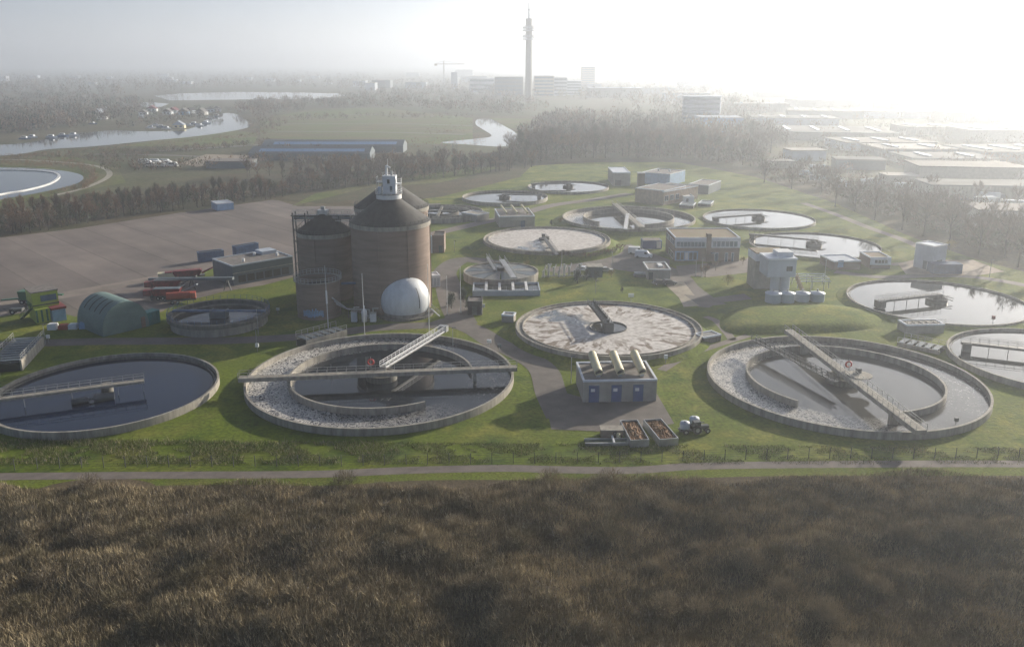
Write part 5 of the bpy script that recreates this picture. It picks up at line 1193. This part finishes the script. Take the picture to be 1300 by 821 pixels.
def cottage(label, px, py, L, D, h, wall, roof, rz=0, group=None):
    t = thing('riverside_house', label, 'house', G(px,py), rz, group)
    MB().box(0,L,0,D,0,h).build('wall', M[wall], t); MB().extr([(-.4,h+.01),(L+.4,h+.01),(L/2,h+L*.35)], -.4, D+.4).build('roof', M[roof], t)
    for k in range(2): MB().box(L*(.2+.4*k),L*(.4+.4*k),-.06,-.003,h*.3,h*.75).build('window', M['glass'], t)
cottage('long yellow-lit houseboat with white walls on the river bank', 219, 163, 11, 5, 3, 'yellow', 'clad_pale')  # warm light on the white walls is put into the colour as yellow
for k,(px,py,w_,r_) in enumerate(((176,147,'clad_white','roof_grey'),(186,142,'white','red'),(206,146,'clad_white','roof_grey'),(214,144,'clad_pale','red'),(226,146,'lightblue','roof_grey'),(236,144,'clad_white','roof_dark'),(248,146,'white','roof_grey'),(262,143,'clad_pale','roof_grey'),(270,142,'white','roof_grey'),(120,146,'white','clad_white'),(128,143,'white','clad_white'),(122,152,'white','roof_grey'),(44,157,'lightblue','roof_grey'),(28,160,'clad_pale','roof_grey'),(4,158,'white','clad_white'),(20,150,'clad_pale','green_dark'),(60,150,'clad_pale','roof_grey'),(88,146,'lightblue','roof_dark'))):
    cottage('small house with pitched roof among the trees of the riverside village at the upper left', px, py, random.uniform(9,13), 8, 3.6, w_, r_, random.uniform(-.6,.6), 'houses of the riverside village')
# windmill
p = G(388,129); t = thing('windmill', 'tiny dark windmill in front of the pale lake', 'windmill', p); h = HT(388,129,122)
MB().lathe([(4.5,0),(2.8,h*.8),(0,h)], 16).build('tower', M['roof_dark'], t)
for k in range(4): a = k*PI/2+.6; MB().bar((0,-3.5,h*.85),(math.cos(a)*h*.7,-3.5,h*.85+math.sin(a)*h*.7),1.2,.3).build('sail', M['white'], t)
# depot by the belt
for k in range(9):
    px = 176+k*4.6; t = thing('parked_trailer', 'small white caravan or van in the parked cluster beyond the tree belt', 'vehicle', G(px, 208+2*(k%3)), random.uniform(-.3,.3), 'white vehicles parked beyond the tree belt')
    MB().extr([(0,.5),(6,.5),(6,1.7),(5.2,2.9),(.3,2.9),(0,2.3)], -1.1, 1.1).build('body', M['white' if k % 3 else 'clad_pale'], t); MB().box(1.2,4.2,-1.14,-1.101,1.7,2.4).build('window', M['glass'], t)
    for x in (1.3,4.7): MB().tube((x,-1.15,.45),(x,1.15,.45),.45,n=10).build('axle', M['tyre'], t)
sheet('gravel_yard', [(228,208),(262,196),(318,198),(300,207),(250,212)], .11, mat('yard_gravel', (.26,.21,.15), .9))
t, L, D = house('site_shed', 'light blue shed alone at the far edge of the paved lot', 'shed', (276,268), (297,266), (274,264), 2.8, M['lightblue'], M['clad_pale'])
block('store_shed','long dark shed beyond the belt right of the parked white vehicles','shed',262,318,214,206,M['clad'],M['roof_grey'],14)
# pond boom
P = [G(x,y,.2) for x,y in ((-60,262),(0,247),(30,242),(58,235),(72,228),(74,222),(60,218),(20,216),(-60,216))]; P = smooth_line(P)
b = MB()
for i,(p,q) in enumerate(zip(P,P[1:])): b.bar(p,q,1.3,.7)
tag(b.build('floating_boom', M['white'], None), 'long white floating boom curving across the round pond at the left edge', 'boom')
# industrial estate in the haze
rw_ = random.Random(21)
whs = [(985,1130,178,168,120),(1075,1190,192,182,70),(1120,1215,200,190,60),(1158,1265,212,202,60),(1165,1290,232,212,45),(1215,1320,226,216,60),(1250,1360,206,194,80),(1150,1240,172,162,60),(1230,1340,180,166,70),
       (955,1060,160,150,70),(1000,1090,150,141,80),(930,1000,142,132,60),(1010,1100,136,128,90),(1090,1180,150,142,70),(1130,1230,140,132,80),(1200,1330,155,144,80),(960,1030,124,117,90),(840,900,128,118,50),(800,860,120,112,60),
       (1040,1120,120,113,90),(1110,1220,122,114,100),(1180,1300,130,120,90),(1240,1380,118,110,120),(900,960,112,106,100),(990,1080,110,104,120),(1080,1200,108,102,120),(1225,1340,106,99,140),(1180,1330,252,236,35),(1240,1340,290,268,30),(1005,1050,205,192,25),(1060,1120,215,203,25),(975,1010,214,206,18),(1125,1165,235,224,20)]
for k,(x0,x1,yb,yt,dp) in enumerate(whs):
    block('warehouse', 'long flat warehouse with pale roof fading into the haze on the right', 'warehouse', x0, x1, yb, yt, (R_,Pc,B_,M['concrete'])[k%4], (M['roof_pale'],M['roof_grey'],R_)[k%3], dp*.6, rw_.uniform(-.25,.15), 0, 'warehouses of the hazy industrial estate')
for k in range(46):
    px = rw_.uniform(430,1340); yb = rw_.uniform(97,118); w_ = rw_.uniform(8,26)
    block('distant_building', 'faint box building on the hazy horizon', 'building', px, px+w_, yb, yb-rw_.uniform(4,11), (R_,Pc,B_)[k%3], (M['roof_pale'],R_)[k%2], 40, 0, 0, 'faint buildings on the hazy horizon')
for k in range(12):
    px = rw_.uniform(0,430); yb = rw_.uniform(96,108)
    block('distant_building', 'faint low pale building among the far woods at the upper left', 'building', px, px+rw_.uniform(6,14), yb, yb-rw_.uniform(2,4), Pc, Wc, 20, 0, 0, 'faint buildings among the far woods')
# tank behind the warehouses: lorries and cars in the estate
for k in range(26):
    px = rw_.uniform(1010,1290); py = 222+(px-1010)*.13+rw_.uniform(-8,10)
    t = thing('distant_lorry' if k % 3 == 0 else 'distant_car', 'small pale vehicle parked on the hazy estate beyond the canal trees', 'vehicle', G(px,py), rw_.uniform(-.4,.4), 'vehicles parked on the hazy estate')
    if k % 3 == 0: MB().box(0,9,-1.2,1.2,.9,3.6).build('load_box', Wc, t); MB().box(9.2,11.2,-1.2,1.2,.6,3.0).build('cab', M['clad'], t)
    else: MB().extr([(0,.4),(4.4,.4),(4.4,.85),(3.4,1.0),(2.7,1.5),(.9,1.5),(.2,1.0),(0,.9)], -.9, .9).build('body', (Wc,M['steel'],M['clad'])[k%3], t)
# labels kept within sixteen words
# ---------------------------------------------------------------- camera, light, air
cam = bpy.data.cameras.new('camera'); co = bpy.data.objects.new('camera', cam); C.objects.link(co)
co.location = (0,0,CAM_H); co.rotation_euler = (PI/2-PITCH, 0, 0)
cam.sensor_width = 36; cam.lens = 36*F_PX/1300; cam.shift_y = -(410.5-CY)/1300; cam.clip_start = 1; cam.clip_end = 40000
bpy.context.scene.camera = co
SUN_AZ, SUN_EL = math.radians(47), math.radians(15)
sd = Vector((math.sin(SUN_AZ)*math.cos(SUN_EL), math.cos(SUN_AZ)*math.cos(SUN_EL), math.sin(SUN_EL)))
sl = bpy.data.lights.new('sun', 'SUN'); so = bpy.data.objects.new('sun', sl); C.objects.link(so)
sl.energy = 5.0; sl.angle = math.radians(.9); sl.color = (1, .89, .73); so.rotation_euler = sd.to_track_quat('Z','Y').to_euler()
w = bpy.data.worlds.new('World'); bpy.context.scene.world = w; w.use_nodes = True
nt = w.node_tree; sk = nt.nodes.new('ShaderNodeTexSky'); sk.sky_type = 'NISHITA'; sk.sun_disc = False
sk.sun_elevation = SUN_EL; sk.sun_rotation = SUN_AZ; sk.air_density = .5; sk.dust_density = .8; sk.ozone_density = 1.5
hs = nt.nodes.new('ShaderNodeHueSaturation'); hs.inputs['Saturation'].default_value = SKY_SAT; nt.links.new(sk.outputs[0], hs.inputs['Color']); nt.links.new(hs.outputs[0], nt.nodes['Background'].inputs[0]); nt.nodes['Background'].inputs[1].default_value = .05
sc = bpy.context.scene; sc.view_settings.view_transform = 'Standard'; sc.view_settings.look = 'None'
sc.view_settings.exposure = EXPOSURE; sc.view_settings.gamma = 1
sc.render.engine = 'CYCLES'; sc.cycles.use_denoising = True; sc.cycles.max_bounces = 6; sc.cycles.volume_bounces = 3
sc.cycles.diffuse_bounces = 2; sc.cycles.glossy_bounces = 3; sc.cycles.transparent_max_bounces = 8
hz = MB().box(-9000, 9000, -300, 14000, -1, 260).build('haze', None); hz['kind'] = 'stuff'
hm = bpy.data.materials.new('haze_air'); hm.use_nodes = True; n = hm.node_tree.nodes; n.remove(n['Principled BSDF'])
pv = n.new('ShaderNodeVolumePrincipled'); pv.inputs['Color'].default_value = (.85,.91,1,1)
pv.inputs['Density'].default_value = HAZE_D; pv.inputs['Anisotropy'].default_value = HAZE_G
hm.node_tree.links.new(pv.outputs[0], n['Material Output'].inputs['Volume'])
hz.data.materials.clear(); hz.data.materials.append(hm)
